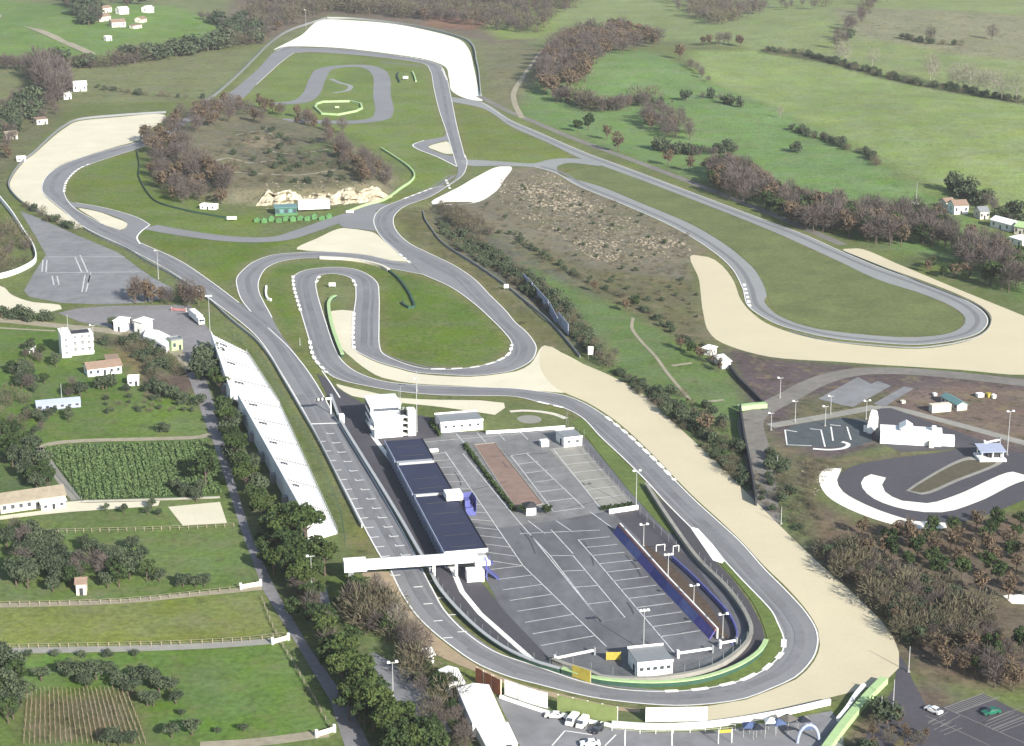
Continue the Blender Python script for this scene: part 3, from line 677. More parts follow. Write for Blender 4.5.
def limbs(r, h0, top, spread, n, rt):
    Q = [quads_limb((0, 0, -.4), (r.normal() * .15, r.normal() * .15, h0), rt, rt * .75, 7), quads_limb((0, 0, h0), (r.normal() * .4, r.normal() * .4, top * .85), rt * .75, rt * .15, 6)]
    for i in range(n):
        a = 2 * math.pi * (i + r.uniform(0, .7)) / n; z0 = r.uniform(h0 * .75, top * .55)
        l = r.uniform(.6, 1) * spread
        m_ = np.array((math.cos(a) * l * .55, math.sin(a) * l * .55, z0 + r.uniform(.12, .22) * top))
        Q.append(quads_limb((0, 0, z0), m_, rt * .45, rt * .25, 4))
        Q.append(quads_limb(m_, m_ + np.array((math.cos(a) * l * .5, math.sin(a) * l * .5, r.uniform(.1, .3) * top)), rt * .25, rt * .06, 4))
    return np.concatenate(Q)
def blobs_of(r, n, c, R, br):
    out = []
    for i in range(n):
        d = r.normal(size=3); d /= np.linalg.norm(d); d *= r.uniform(.45, 1) * np.array(R)
        out.append((np.array(c) + d, np.array((1, 1, .8)) * r.uniform(.7, 1.25) * br))
    return out
# (kind: trunk quads, crown quads, bark, crown material) at about 10 m tall
def grow(kind, seed):
    r = np.random.default_rng(seed)
    j = lambda s: r.uniform(1 - s, 1 + s)
    if kind == 'bare':
        rad = np.array((3.1 * j(.15), 3.1 * j(.15), 3.7 * j(.1)))
        return limbs(r, 2.2, 9.6, 3.2, 9, .24), quads_twigs(r, 400, (0, 0, 6.0), rad, (1.0, 2.3), .085), 'bark', 'twig'
    if kind == 'pale':
        rad = np.array((2.9, 2.9, 4.1)) * j(.1)
        return limbs(r, 2.6, 10, 3.0, 10, .2), quads_twigs(r, 240, (0, 0, 6.3), rad, (1.2, 2.6), .06), 'bark_pale', 'twig_pale'
    if kind == 'poplar':
        rad = np.array((1.9, 1.9, 4.6)) * j(.1)
        return limbs(r, 1.8, 10, 1.8, 12, .2), quads_twigs(r, 420, (0, 0, 5.4), rad, (1.0, 2.4), .08, 1.1), 'bark', 'twig'
    if kind == 'brown':
        b = blobs_of(r, 18, (0, 0, 5.9), (2.8, 2.8, 3.0), 1.15)
        return limbs(r, 2.2, 9, 3.2, 8, .26), np.concatenate([quads_leaves(r, 420, b, .36), quads_twigs(r, 90, (0, 0, 5.8), np.array((3.5, 3.5, 3.6)), (1, 2), .06)]), 'bark', 'brown'
    if kind == 'green':
        b = blobs_of(r, 24, (0, 0, 5.6), (2.9, 2.9, 3.1), 1.15)
        return limbs(r, 1.8, 8.5, 2.8, 7, .26), quads_leaves(r, 1000, b, .33), 'bark', 'green'
    if kind == 'olive':
        b = blobs_of(r, 11, (0, 0, 6.0), (3.3, 3.3, 2.6), 1.9)
        return limbs(r, 2.2, 8.5, 3.2, 6, .4), quads_leaves(r, 950, b, .37), 'bark', 'olive'
    if kind == 'pine':
        b = blobs_of(r, 24, (0, 0, 7.9), (3.8, 3.8, 1.5), 1.15)
        return limbs(r, 5.6, 9.3, 3.6, 9, .3), quads_leaves(r, 1200, b, .31), 'bark', 'pine'
    if kind == 'bush':
        b = blobs_of(r, 8, (0, 0, 3.6), (3.6, 3.6, 2.6), 2.6)
        return quads_limb((0, 0, -.5), (0, 0, 3), .4, .2), quads_leaves(r, 620, b, .46), 'bark', 'olive'
    if kind == 'scrub':
        return quads_limb((0, 0, -.5), (0, 0, 3), .3, .15), quads_twigs(r, 330, (0, 0, 2.9), np.array((4.4, 4.4, 3.4)), (.7, 1.7), .11), 'bark', 'scrub'
NVAR = 4
KINDS = ['bare', 'pale', 'poplar', 'brown', 'green', 'olive', 'pine', 'bush', 'scrub']
ARR = {(k, i): grow(k, 100 * n + i) for n, k in enumerate(KINDS) for i in range(NVAR)}
def quad_mesh(name, Q, mats, mi=None):
    n = len(Q)
    me = bpy.data.meshes.new(name)
    me.vertices.add(4 * n); me.vertices.foreach_set('co', Q.reshape(-1).astype(np.float32))
    me.loops.add(4 * n); me.loops.foreach_set('vertex_index', np.arange(4 * n, dtype=np.int32))
    me.polygons.add(n); me.polygons.foreach_set('loop_start', np.arange(0, 4 * n, 4, dtype=np.int32))
    for m_ in mats: me.materials.append(m_)
    if mi is not None: me.polygons.foreach_set('material_index', mi.astype(np.int32))
    me.update(calc_edges=True)
    return me
MESH = {}
for k, (t, c, bk, lf) in ARR.items():
    MESH[k, 'one'] = quad_mesh('tree', np.concatenate([t, c]), [M[bk], L_[lf]], np.concatenate([np.zeros(len(t)), np.ones(len(c))]))
    MESH[k, 'trunk'] = quad_mesh('trunk', t, [M[bk]]); MESH[k, 'crown'] = quad_mesh('crown', c, [L_[lf]])
NAME = {'bare': 'bare_tree', 'pale': 'pale_bare_tree', 'poplar': 'poplar_tree', 'brown': 'oak_tree', 'green': 'evergreen_tree', 'olive': 'olive_tree', 'pine': 'pine_tree', 'bush': 'bush', 'scrub': 'scrub_bush'}
CAT = {'bush': 'bush', 'scrub': 'bush'}
LOOK = {'bare': 'leafless grey brown tree', 'pale': 'pale leafless tree with thin twigs', 'poplar': 'tall narrow leafless tree', 'brown': 'oak with withered rust brown leaves',
        'green': 'dark green evergreen tree', 'olive': 'rounded grey green olive tree', 'pine': 'broad headed green pine', 'bush': 'low rounded dark bush', 'scrub': 'dry twiggy grey shrub'}
COUNT = {}
def plant(px, py, kind, h, where, group, parts=None, w=1.0, label=None):
    PLAN.append((px, py, kind, h, where, group, parts, w, label))
PLAN = []
def plant_now(px, py, kind, h, where, group, parts, w, label):
    p = W(px, py); s = h / 10.0 * (1.9 if kind in ('bush', 'scrub') else 1.0)
    k = (kind, int(rng.integers(NVAR))); COUNT[kind] = COUNT.get(kind, 0) + 1
    if parts is None: parts = h / spx(py) > 27
    sc = (s * w * rng.uniform(.88, 1.12), s * w * rng.uniform(.88, 1.12), s)
    rz = rng.uniform(0, 6.283)
    lab = label or f"{LOOK[kind]} {where}"
    if parts:
        o = thing(NAME[kind], lab, CAT.get(kind, 'tree'), p, rz, group); o.scale = sc
        for nm in ('trunk', 'crown'):
            c = bpy.data.objects.new(nm, MESH[k, nm]); COL.objects.link(c); c.parent = o
    else:
        o = bpy.data.objects.new(NAME[kind], MESH[k, 'one']); COL.objects.link(o)
        o.location = p; o.rotation_euler = (0, 0, rz); o.scale = sc
        tag(o, lab, CAT.get(kind, 'tree'), group)
    return o
def pick(kinds):
    t = sum(kinds.values()); r = rng.uniform(0, t)
    for k, v in kinds.items():
        r -= v
        if r <= 0: return k
    return k
def scatter(px, n, gap=None):
    """n random ground points inside a plot outline, kept apart"""
    P = FL(px); xs = [p[0] for p in P]; ys = [p[1] for p in P]; out = []; tries = 0
    area = abs(sum(P[i][0] * P[(i+1) % len(P)][1] - P[(i+1) % len(P)][0] * P[i][1] for i in range(len(P)))) / 2
    gap = gap or .6 * math.sqrt(area / max(n, 1))
    while len(out) < n and tries < n * 60:
        tries += 1
        x, y = rng.uniform(min(xs), max(xs)), rng.uniform(min(ys), max(ys))
        if poly_dist(np.array([x]), np.array([y]), P)[0] < 0: continue
        if any((x - a) ** 2 + (y - b) ** 2 < gap * gap for a, b in out): continue
        out.append((x, y))
    return [((x * (434000 / (y + 62.14)) / 217 + 512), 434000 / (y + 62.14) - 200) for x, y in out]
def area(px, n, kinds, hr, where, group, gap=None, w=1.0):
    for p in scatter(px, n, gap): plant(p[0], p[1], pick(kinds), rng.uniform(*hr), where, group, w=w)
def row(px, n, kinds, hr, where, group, jit=2.0, w=1.0):
    Q = [Vector(plane_hit(*p)) for p in px]; L = [0]
    for a, b in zip(Q[:-1], Q[1:]): L.append(L[-1] + (b - a).length)
    for i in range(n):
        s = (i + rng.uniform(.2, .8)) / n * L[-1]; k = max(j for j in range(len(Q) - 1) if L[j] <= s)
        p = Q[k].lerp(Q[k+1], (s - L[k]) / (L[k+1] - L[k])); x, y = p.x + rng.normal() * jit, p.y + rng.normal() * jit
        ww = 434000 / (y + 62.14)
        plant(x * ww / 217 + 512, ww - 200, pick(kinds), rng.uniform(*hr), where, group, w=w)
def mass(name, label, pts, kinds, hr, w=1.0, hs=None):
    """a wood or thicket that reads as one mass: one object"""
    T = {}
    for i_, (px, py) in enumerate(pts):
        kind = pick(kinds); t, c, bk, lf = ARR[kind, int(rng.integers(NVAR))]
        s = (hs[i_] if hs else rng.uniform(*hr)) / 10 * (1.9 if kind in ('bush', 'scrub') else 1); a = rng.uniform(0, 6.283); p = W(px, py)
        R = np.array([[math.cos(a), -math.sin(a), 0], [math.sin(a), math.cos(a), 0], [0, 0, 1]]) * s * np.array([w, w, 1])[:, None]
        for q, m_ in ((t, M[bk]), (c, L_[lf])):
            T.setdefault(m_.name, (m_, []))[1].append(q @ R.T + np.array(p))
    mats = [v[0] for v in T.values()]; Q = [np.concatenate(v[1]) for v in T.values()]
    me = quad_mesh(name, np.concatenate(Q), mats, np.concatenate([np.full(len(q), i) for i, q in enumerate(Q)]))
    o = bpy.data.objects.new(name, me); COL.objects.link(o); o['kind'] = 'stuff'; o['label'] = label; o['category'] = name.replace('_', ' ')
    return o

BR = {'bare': 3, 'brown': 2}
# knoll in the middle of the circuit
area([(146,140),(150,178),(172,204),(222,210),(240,196),(222,180),(190,160),(185,140),(215,126),(262,124),(262,114),(200,110)], 84, {'bare': 4, 'brown': 3}, (9, 14), 'on the west flank of the wooded knoll', 'trees on the west flank of the knoll', w=1.2)
row([(205,113),(230,107),(262,110),(290,118),(318,130),(332,138)], 26, {'bare': 2, 'brown': 3}, (8, 12), 'along the back rim of the wooded knoll', 'trees along the back rim of the knoll', 5)
area([(322,136),(345,146),(386,176),(390,188),(372,192),(335,160)], 26, {'bare': 3, 'brown': 2}, (8, 12), 'on the east flank of the wooded knoll', 'trees on the east flank of the knoll')
area([(215,140),(270,128),(330,150),(372,180),(300,186),(235,182)], 110, {'scrub': 4, 'bush': 1}, (1.2, 3.4), 'on the open top of the knoll', 'shrubs on top of the knoll')
# copse on the green hill
area([(536,84),(548,62),(570,42),(600,34),(640,35),(664,46),(640,52),(606,58),(588,80),(568,96),(548,98)], 105, {'brown': 3, 'bare': 2}, (14, 19), 'in the copse on the green hill', 'trees of the copse on the hill', w=1.25)
row([(556,100),(580,106),(605,112),(630,108),(648,104)], 44, {'bare': 3, 'scrub': 1, 'brown': 1}, (8, 12), 'in the strip along the lower edge of the copse', 'trees below the copse', 3)
plant(680,60,'brown',15,'',None,label='big rounded brown oak standing alone right of the copse')
row([(696,46),(712,46),(730,44),(744,48)], 8, {'brown': 2, 'bare': 1}, (9, 12), 'in the short row above the big lone oak', 'short row of oaks')
row([(688,64),(698,74),(708,84)], 6, {'bare': 2, 'scrub': 1}, (5, 8), 'on the bank below the lone oak', 'trees on the bank')
for x, y, k, h, l in ((578,132,'green',10,'smaller dark conifer of the pair beside the service lane'),(588,130,'green',13,'taller dark conifer of the pair beside the service lane'),(607,140,'brown',11,'smaller russet tree beside the straight'),(618,152,'brown',14,'larger russet tree with orange tint beside the straight'),(668,166,'brown',11,'russet tree left of two by the service lane'),(690,172,'brown',11,'russet tree right of two by the service lane')):
    plant(x, y, k, h, '', None, label=l)
area([(640,118),(660,112),(690,126),(692,140),(670,140),(650,132)], 26, BR, (8, 12), 'in the dark clump by the meadow', 'trees in the dark clump')
row([(660,150),(690,156),(735,152)], 22, {'bare': 1, 'bush': 1}, (4, 7), 'in the hedge under the dark clump', 'hedge under the dark clump')
row([(655,107),(690,100),(715,98),(738,108)], 12, {'bush': 2, 'bare': 1}, (3, 6), 'in the hedge across the middle of the meadow', 'meadow hedge')
row([(792,130),(830,142),(868,156),(880,166)], 36, {'bush': 3, 'scrub': 2}, (2, 4), 'in the hedge between light and dark green meadows', 'field hedge')
plant(796,152,'bush',5,'',None,label='dark round bush alone in the green meadow')
plant(780,118,'pale',8,'',None,label='pale tree at the end of the field hedge')
# great tree belt beside the long straight
area([(706,176),(730,168),(760,186),(800,206),(870,216),(945,228),(950,248),(880,246),(810,232),(750,206),(716,194)], 150, {'bare': 7, 'brown': 2, 'green': 1}, (10, 14.5), 'in the tree belt above the long straight', 'trees of the belt above the straight', w=1.15)
area([(938,240),(962,240),(1000,256),(1030,270),(1040,300),(1000,292),(962,268)], 42, {'bare': 6, 'brown': 1, 'green': 1}, (10, 14), 'in the belt below the white farmhouses', 'trees below the farmhouses')
row([(925,266),(938,276),(955,276),(970,282),(985,284)], 9, {'brown': 2, 'green': 1}, (6, 8), 'on the rough bank above the gravel', 'trees on the rough bank')
row([(950,190),(975,200),(1000,214),(1026,232)], 18, {'bare': 2, 'bush': 2}, (5, 8), 'in the hedge behind the farmhouses', 'hedge behind the farmhouses')
# upper right hedgerow and far trees
row([(764,50),(800,54),(828,60),(860,70),(900,80),(950,90),(1030,104)], 120, {'scrub': 2, 'bush': 3}, (2.2, 4), 'in the long ditch hedge across the upper meadows', 'ditch hedge', 3)
for x, y in ((838,62),(845,64),(872,68),(930,80),(934,82),(952,86),(958,88),(963,90),(970,90),(978,93),(986,94),(994,96),(1002,100),(1016,102)):
    plant(x, y, 'pale', rng.uniform(14, 19), 'rising from the ditch hedge', 'pale trees in the ditch hedge')
row([(872,4),(862,18),(846,34),(838,50)], 16, {'bare': 2, 'scrub': 1}, (8, 13), 'in the steep hedge running up to the skyline', 'steep hedge')
for x, y, k in ((930,42,'bare'),(992,40,'bare'),(782,8,'bare'),(850,38,'bush')): plant(x, y, k, 14 if k == 'bare' else 6, '', None, label={930:'round leafless tree in the far pasture with a hedge beside it',992:'dark leafless tree alone in the far pasture',782:'leafless tree on the skyline above the hedge',850:'dark bush under the steep hedge'}[x])
row([(900,38),(930,44),(965,46)], 12, {'scrub': 1, 'bush': 1}, (3, 5), 'in the short hedge of the far pasture', 'far pasture hedge')
mass('woodland', 'far leafless wood along the top of the meadows', scatter([(655,-4),(676,10),(700,22),(716,25),(738,20),(770,12),(740,0),(700,-8)], 90) + scatter([(738,18),(800,12),(860,6),(980,-6),(980,-9),(800,6)], 14), {'bare': 3, 'scrub': 1}, (8, 14))
mass('woodland', 'purple grey leafless wood beyond the top bend', scatter([(256,-6),(400,-8),(560,-6),(572,8),(534,34),(512,34),(470,26),(430,21),(340,12),(310,16),(284,28),(262,44),(246,38)], 430), {'bare': 4, 'scrub': 2, 'brown': 1}, (8, 14), 1.25)
mass('woodland', 'leafless wood and hedges behind the hillside hamlet', scatter([(66,-4),(96,4),(100,24),(88,26),(74,12),(58,0)], 90) + scatter([(196,18),(228,24),(262,28),(262,36),(226,42),(222,30)], 60) + scatter([(100,2),(150,-4),(160,4),(110,10)], 10), {'bare': 3, 'bush': 1}, (7, 12))
# left side
area([(26,76),(46,70),(66,76),(72,98),(60,108),(40,96)], 20, {'poplar': 1}, (17, 23), 'in the tall grove by the white farm', 'tall grove by the white farm', w=1.5)
row([(-8,68),(12,70),(30,70)], 12, {'bare': 1}, (10, 13), 'in the row at the edge of the hill pasture', 'row at the hill pasture')
area([(0,108),(24,100),(58,106),(60,118),(34,124),(10,122)], 22, {'bare': 2, 'bush': 1}, (7, 11), 'in the grove below the tall grove', 'grove below the tall grove')
area([(-6,126),(16,122),(22,140),(18,158),(-6,166)], 18, {'bare': 1, 'bush': 1, 'brown': 1}, (6, 9), 'in the thicket west of the first gravel', 'thicket west of the gravel')
row([(62,66),(90,68),(120,67),(134,62),(170,56),(205,52),(226,46),(254,44)], 60, {'bare': 3, 'scrub': 1, 'bush': 1}, (7, 12), 'in the brook hedge across the pasture', 'brook hedge', 4, 1.4)
row([(134,64),(128,60),(140,58)], 5, {'pale': 1}, (10, 13), 'by the brook hedge', 'pale trees by the brook')
row([(96,88),(140,95),(200,99)], 16, {'scrub': 1, 'bush': 1}, (2, 3.5), 'along the farm lane fence', 'lane hedge')
area([(-8,232),(12,228),(30,246),(32,262),(18,272),(-8,276)], 20, {'scrub': 2, 'bare': 1}, (4, 7), 'on the bank inside the curved wall', 'shrubs inside the curved wall')
row([(24,206),(44,216),(66,228),(78,231)], 18, {'bush': 1, 'scrub': 1}, (2, 3.2), 'between the gravel and the upper car park', 'hedge above the car park')
area([(118,302),(146,296),(176,300),(194,296),(206,306),(196,312),(150,304),(120,305)], 13, {'bare': 2, 'brown': 2}, (8, 11), 'at the corner of the upper car park', 'trees at the car park corner')
plant(136,304,'bare',12,'',None,label='tallest leafless tree at the corner of the upper car park')
row([(0,318),(14,319),(32,320),(46,321)], 7, {'bush': 1, 'olive': 1}, (3, 4.5), 'above the dirt lane behind the cream path', 'bushes above the lane')
row([(108,326),(131,331)], 2, {'olive': 1}, (5, 6), 'between the small white sheds', 'bushes between sheds')
# gardens around the villa
for pg, n, w_, g in (([(8,372),(22,366),(52,386),(50,394),(24,392)], 15, 'in the garden west of the villa', 'garden trees west of the villa'), ([(16,348),(34,350),(60,360),(56,368),(30,362)], 9, 'in the garden beside the villa', 'garden trees by the villa'), ([(62,392),(80,390),(84,398),(66,400)], 5, 'beside the greenhouse', 'trees by the greenhouse')):
    area(pg, n, {'olive': 3, 'green': 1, 'bare': 1}, (4, 6.5), w_, g)
row([(112,342),(130,352),(148,366),(160,380),(166,390)], 18, {'bush': 1, 'scrub': 1}, (2.2, 3.4), 'in the hedge along the sloping garden', 'garden hedge')
row([(122,340),(150,348),(172,366),(180,378)], 22, {'scrub': 2, 'bush': 1}, (2, 3), 'on the overgrown slope below the lane', 'slope shrubs')
row([(96,394),(104,390),(130,392),(165,394),(170,400),(194,408)], 14, {'olive': 1, 'bush': 1}, (3, 4.6), 'in the vegetable garden', 'vegetable garden bushes')
area([(-5,398),(28,398),(56,424),(30,440),(-5,440)], 14, {'olive': 2, 'scrub': 2, 'bare': 1}, (2.5, 5), 'in the lower kitchen garden at the left edge', 'lower kitchen garden')
area([(98,396),(190,398),(196,412),(100,414)], 30, {'bush': 2, 'scrub': 1}, (.8, 1.6), 'in the vegetable beds below the white sheds', 'vegetable beds')
row([(26,418),(45,421),(62,418),(84,420)], 7, {'olive': 1}, (4, 5), 'below the greenhouse', 'olives below the greenhouse')
plant(163,432,'bush',3,'',None,label='single low bush in the strip above the crop field')
area([(0,440),(18,436),(34,452),(48,476),(50,490),(30,492),(12,480),(4,460)], 22, {'olive': 2, 'green': 2}, (6, 9), 'in the grove beside the crop field', 'grove beside the crop field')
# crop field tree and road trees
plant(206,484,'green',13,'',None,label='big round evergreen at the corner of the crop field', w=1.1)
row([(172,497),(190,496),(206,496)], 5, {'olive': 1}, (4, 5.5), 'at the lower corner of the crop field', 'bushes at the crop field')
for x, y in ((106,512),(124,514),(148,515),(159,517),(152,509)): plant(x, y, 'olive', rng.uniform(3, 4), 'in the line below the crop field', 'young trees below the crop field')
for i, (x, y, h) in enumerate(((214,384,8),(221,396,8),(223,414,8),(228,430,8.5),(231,446,9),(237,462,9.5),(242,478,10),(246,494,10),(256,510,10),(264,526,10),(272,542,11),(284,554,12),(290,562,12),(284,534,10),(297,540,13),(306,552,14),(315,566,11),(325,576,10),(300,572,12),(294,578,10))):
    plant(x, y, 'pine' if i % 2 else 'green', h, 'between the avenue and the grandstand', 'pines behind the grandstand', w=1.1)
row([(199,364),(207,374),(213,386)], 7, {'green': 1, 'bush': 1}, (4, 6.5), 'at the upper end of the grandstand', 'trees by the grandstand end')
row([(220,400),(238,452),(258,506),(280,560)], 24, {'green': 1, 'bush': 1}, (3, 5.5), 'in the verge of the avenue', 'verge shrubs of the avenue')
row([(276,556),(297,592),(318,630),(334,658),(350,692)], 27, {'pine': 2, 'green': 2, 'bare': 1}, (7, 10.5), 'along the lower avenue', 'trees along the lower avenue')
area([(330,604),(346,600),(364,598),(388,622),(398,640),(372,636),(350,620)], 26, {'green': 4, 'bare': 1, 'scrub': 2}, (5, 8.5), 'in the thicket below the footbridge', 'thicket below the footbridge')
area([(372,590),(388,600),(410,630),(430,660),(412,662),(392,640)], 16, {'pale': 1, 'bare': 1}, (5, 8), 'on the bank outside the bend', 'bare trees on the bank')
area([(400,660),(430,664),(450,690),(468,730),(470,760),(440,760),(420,710)], 26, {'bare': 2, 'green': 2, 'scrub': 2}, (4, 7), 'between the verge and the white sheds', 'trees by the white sheds')
area([(336,690),(356,684),(372,700),(380,720),(372,735),(350,724)], 16, {'pine': 1, 'green': 2}, (9, 12), 'around the bottom of the sloping lane', 'trees at the sloping lane')
area([(372,728),(395,716),(414,738),(440,752),(440,790),(390,790)], 20, {'pine': 1, 'green': 2}, (8, 11), 'beside the white shed roofs', 'trees beside the shed roofs')
# orchard and meadow trees at lower left
area([(4,566),(20,556),(50,560),(90,568),(130,572),(150,582),(128,586),(90,592),(40,594),(16,588)], 32, {'olive': 3, 'green': 1, 'bare': 1}, (5.5, 8.5), 'in the olive grove around the little shrine', 'grove around the shrine')
area([(0,536),(40,538),(60,548),(50,566),(10,556)], 14, {'olive': 3, 'bare': 1}, (5, 8), 'in the upper part of the grove', 'upper grove')
for x, y in ((84,548),(90,556),(106,560),(120,560),(132,552),(140,566)): plant(x, y, 'olive', rng.uniform(5, 7), 'at the meadow edge of the grove', 'olives at the meadow edge')
for x, y, h in ((160,582,4.5),(150,580,3.6),(183,587,4.5),(196,588,4.5),(205,587,4.2),(178,588,2.2)): plant(x, y, 'olive', h, 'in the small row above the long fence', 'olive row above the fence', w=1.15)
for x, y, h in ((42,681,4.4),(64,676,5),(74,680,5),(84,680,6),(96,680,5.4),(86,687,4.5),(113,679,4),(110,669,2.6),(122,690,5),(132,694,5.2),(138,680,4.6),(152,686,5.6),(160,692,5),(170,693,5),(176,704,4),(148,706,4.5),(154,706,4.2),(182,716,2),(172,738,4.5),(192,735,4.4),(218,734,1.8),(244,732,2.6)):
    plant(x, y, 'olive', h, 'in the scattered olive orchard', 'scattered olive orchard', w=1.3)
for x in (29,56,83,108,135): plant(x, 657, 'bush', 1.5, 'in the line of five below the white path', 'five small bushes below the path')
area([(-6,670),(16,672),(20,690),(24,716),(10,726),(-6,720)], 15, {'green': 1, 'olive': 2}, (6, 9), 'at the left edge of the stake vineyard', 'trees left of the vineyard')
row([(94,744),(110,744),(124,746)], 4, {'olive': 1}, (4, 5), 'at the foot of the stake vineyard', 'bushes at the foot of the vineyard')
# valley
area([(436,206),(462,212),(500,232),(492,240),(456,228)], 34, {'scrub': 2, 'bare': 1}, (3, 5), 'on the bank above the valley wall', 'shrubs on the bank above the wall')
mass('undergrowth', 'low patchy scrub over the old quarry waste', scatter([(470,215),(520,180),(600,196),(690,236),(690,258),(700,320),(690,336),(600,296),(520,250)], 260), {'scrub': 4, 'bush': 1}, (.7, 1.7))
mass('undergrowth', 'dark scrub filling the gully below the quarry', scatter([(440,226),(470,236),(530,276),(572,310),(600,350),(604,362),(588,352),(560,322),(520,290),(470,258),(446,238)], 240), {'scrub': 3, 'bush': 4, 'bare': 1}, (1.6, 3.6))
row([(508,234),(530,246),(560,266),(590,284),(630,302),(660,322),(686,342),(706,352)], 40, {'bush': 1, 'scrub': 1}, (1.4, 2.4), 'in the dark hedge line across the valley', 'valley hedge line', .8)
for x, y, k, h in ((594,292,'brown',6),(626,312,'brown',6.5),(634,308,'green',7),(680,350,'brown',6),(690,354,'green',6),(700,360,'brown',6),(712,364,'bare',6),(720,372,'brown',6)): plant(x, y, k, h, 'along the valley hedge', 'small trees along the valley hedge')
area([(636,376),(664,386),(700,400),(740,440),(758,480),(740,486),(700,446),(664,414),(640,396)], 46, {'bush': 2, 'scrub': 2, 'green': 1}, (1.5, 3.4), 'on the green valley slope above the beige gravel', 'bushes on the valley slope')
mass('undergrowth', 'dark green scrub along the valley side of the beige gravel', scatter([(614,372),(640,380),(684,408),(734,452),(760,488),(776,516),(748,490),(704,450),(664,414),(634,392)], 150), {'bush': 3, 'scrub': 2}, (.9, 2.2))
plant(706,434,'brown',8,'',None,label='pale brown oak alone on the green valley slope', w=1.1)
row([(600,352),(608,362),(616,372)], 5, {'bare': 1, 'scrub': 1}, (4, 6), 'at the lower end of the blue hoarding', 'trees at the hoarding end')
# plantation and thicket at lower right
area([(880,548),(920,536),(980,528),(1030,524),(1040,600),(1000,604),(950,584),(900,570)], 84, {'brown': 4, 'green': 3}, (5.5, 8.5), 'in the mixed plantation below the kart circuit', 'plantation below the kart circuit', gap=6)
for x, y in ((862,536),(897,542),(884,556),(866,560),(914,548)): plant(x, y, 'brown', rng.uniform(6, 8), 'at the rim of the kart circuit bank', 'oaks at the kart circuit rim')
area([(816,552),(850,552),(890,575),(940,590),(985,612),(1000,640),(960,650),(925,640),(900,640),(884,618),(856,588),(822,560)], 150, {'bare': 3, 'scrub': 4, 'brown': 1, 'olive': 2}, (3.4, 6), 'in the leafless thicket beside the beige gravel', 'leafless thicket by the gravel')
mass('undergrowth', 'grey undergrowth between the thicket trees', scatter([(816,556),(850,556),(890,580),(940,600),(985,620),(1000,640),(960,655),(925,650),(902,645),(885,618),(856,588)], 170), {'scrub': 4, 'bush': 1}, (1.2, 2.4))
area([(930,648),(960,656),(1000,650),(1030,650),(1030,700),(1000,690),(960,676),(936,680)], 24, {'brown': 2, 'green': 1, 'bare': 1}, (5.5, 8), 'above the visitor car park', 'trees above the visitor car park')
area([(868,716),(890,708),(904,722),(926,734),(930,760),(860,770)], 18, {'scrub': 2, 'brown': 2, 'bush': 1}, (2, 4), 'at the bend of the access road', 'trees at the access road')
area([(764,452),(780,458),(800,500),(815,540),(800,548),(780,520),(770,490)], 26, {'bush': 2, 'scrub': 2}, (1.6, 3), 'on the bank beside the concrete road', 'bank shrubs beside the road')
area([(805,464),(830,462),(850,470),(820,478),(812,500),(826,520),(816,524),(804,496)], 22, {'scrub': 1}, (1.2, 2.2), 'on the rough ground around the kart circuit', 'scrub around the kart circuit')
for x, y in ((523,514),(547,514)): plant(x, y, 'green', 3.6, 'flanking the paddock kiosk', 'two evergreens beside the kiosk', w=1.5)

# the 290 of each kind that show largest stand as trees of their own, the small rest of a kind is one mass
for kind in KINDS:
    Ps = sorted((p for p in PLAN if p[2] == kind), key=lambda p: -p[3] / spx(p[1]) - (99 if p[8] else 0))
    for p in Ps[:290]: plant_now(*p)
    if len(Ps) > 290:
        mass('woodland', 'small far ' + LOOK[kind].replace('tree', 'trees') + ' scattered along the distant hedges', [(p[0], p[1]) for p in Ps[290:]], {kind: 1}, None, 1.1, [p[3] for p in Ps[290:]])

# crops in the fenced field and the quarry rubble: nobody could count them
P = FL([(44,448),(206,441),(222,494),(84,501)])
r2 = np.random.default_rng(3); pts = []
while len(pts) < 13000:
    x, y = r2.uniform(min(p[0] for p in P), max(p[0] for p in P), 4000), r2.uniform(min(p[1] for p in P), max(p[1] for p in P), 4000)
    k = (poly_dist(x, y, P) > 0) & (((x * .97 + y * .26) % 2.3) < 1.7)
    pts += list(zip(x[k], y[k]))
C = np.array([(a, b, .55) for a, b in pts[:13000]])
q = quads_leaves(r2, 13000, [((0, 0, 0), (.3, .3, .35))], .3) + C[:, None, :]
o = bpy.data.objects.new('crop', quad_mesh('crop', q, [L_['vine']])); COL.objects.link(o); tag(o, 'dark leafy crop in close rows inside the fenced field', 'crop', kind='stuff')
mb = MB(); r2 = np.random.default_rng(5)
for pg, n, sr in (([(500,180),(548,172),(600,200),(640,225),(690,240),(690,256),(640,262),(600,262),(540,232),(500,205)], 1500, (.25, .95)), ([(515,185),(560,182),(600,210),(570,215),(530,205)], 420, (.3, 1.5)), ([(630,238),(670,236),(690,246),(650,250)], 120, (.3, 1.4)), ([(570,240),(620,240),(620,262),(590,262)], 160, (.3, 1.2)), ([(262,196),(300,190),(360,192),(392,200),(330,207),(262,209)], 90, (.4, 1.3)), ([(800,470),(830,466),(826,484),(812,500)], 60, (.25, .6))):
    for px, py in scatter(pg, n, .1):
        p = W(px, py); s = r2.uniform(*sr)
        ico = [(0, 0, 1), (.9, 0, .3), (.2, .9, .35), (-.8, .5, .2), (-.7, -.6, .35), (.3, -.9, .25), (0, 0, -.6)]
        vs = [(p.x + a * s * r2.uniform(.7, 1.3), p.y + b * s * r2.uniform(.7, 1.3), p.z + c * s * .55 * r2.uniform(.8, 1.2)) for a, b, c in ico]
        mb.add(vs, [(0, i, i % 5 + 1) for i in range(1, 6)] + [(6, i % 5 + 1, i) for i in range(1, 6)])
tag(mb.build('rubble', M['stone']), 'pale broken rock strewn over the old quarry', 'rubble', kind='stuff')
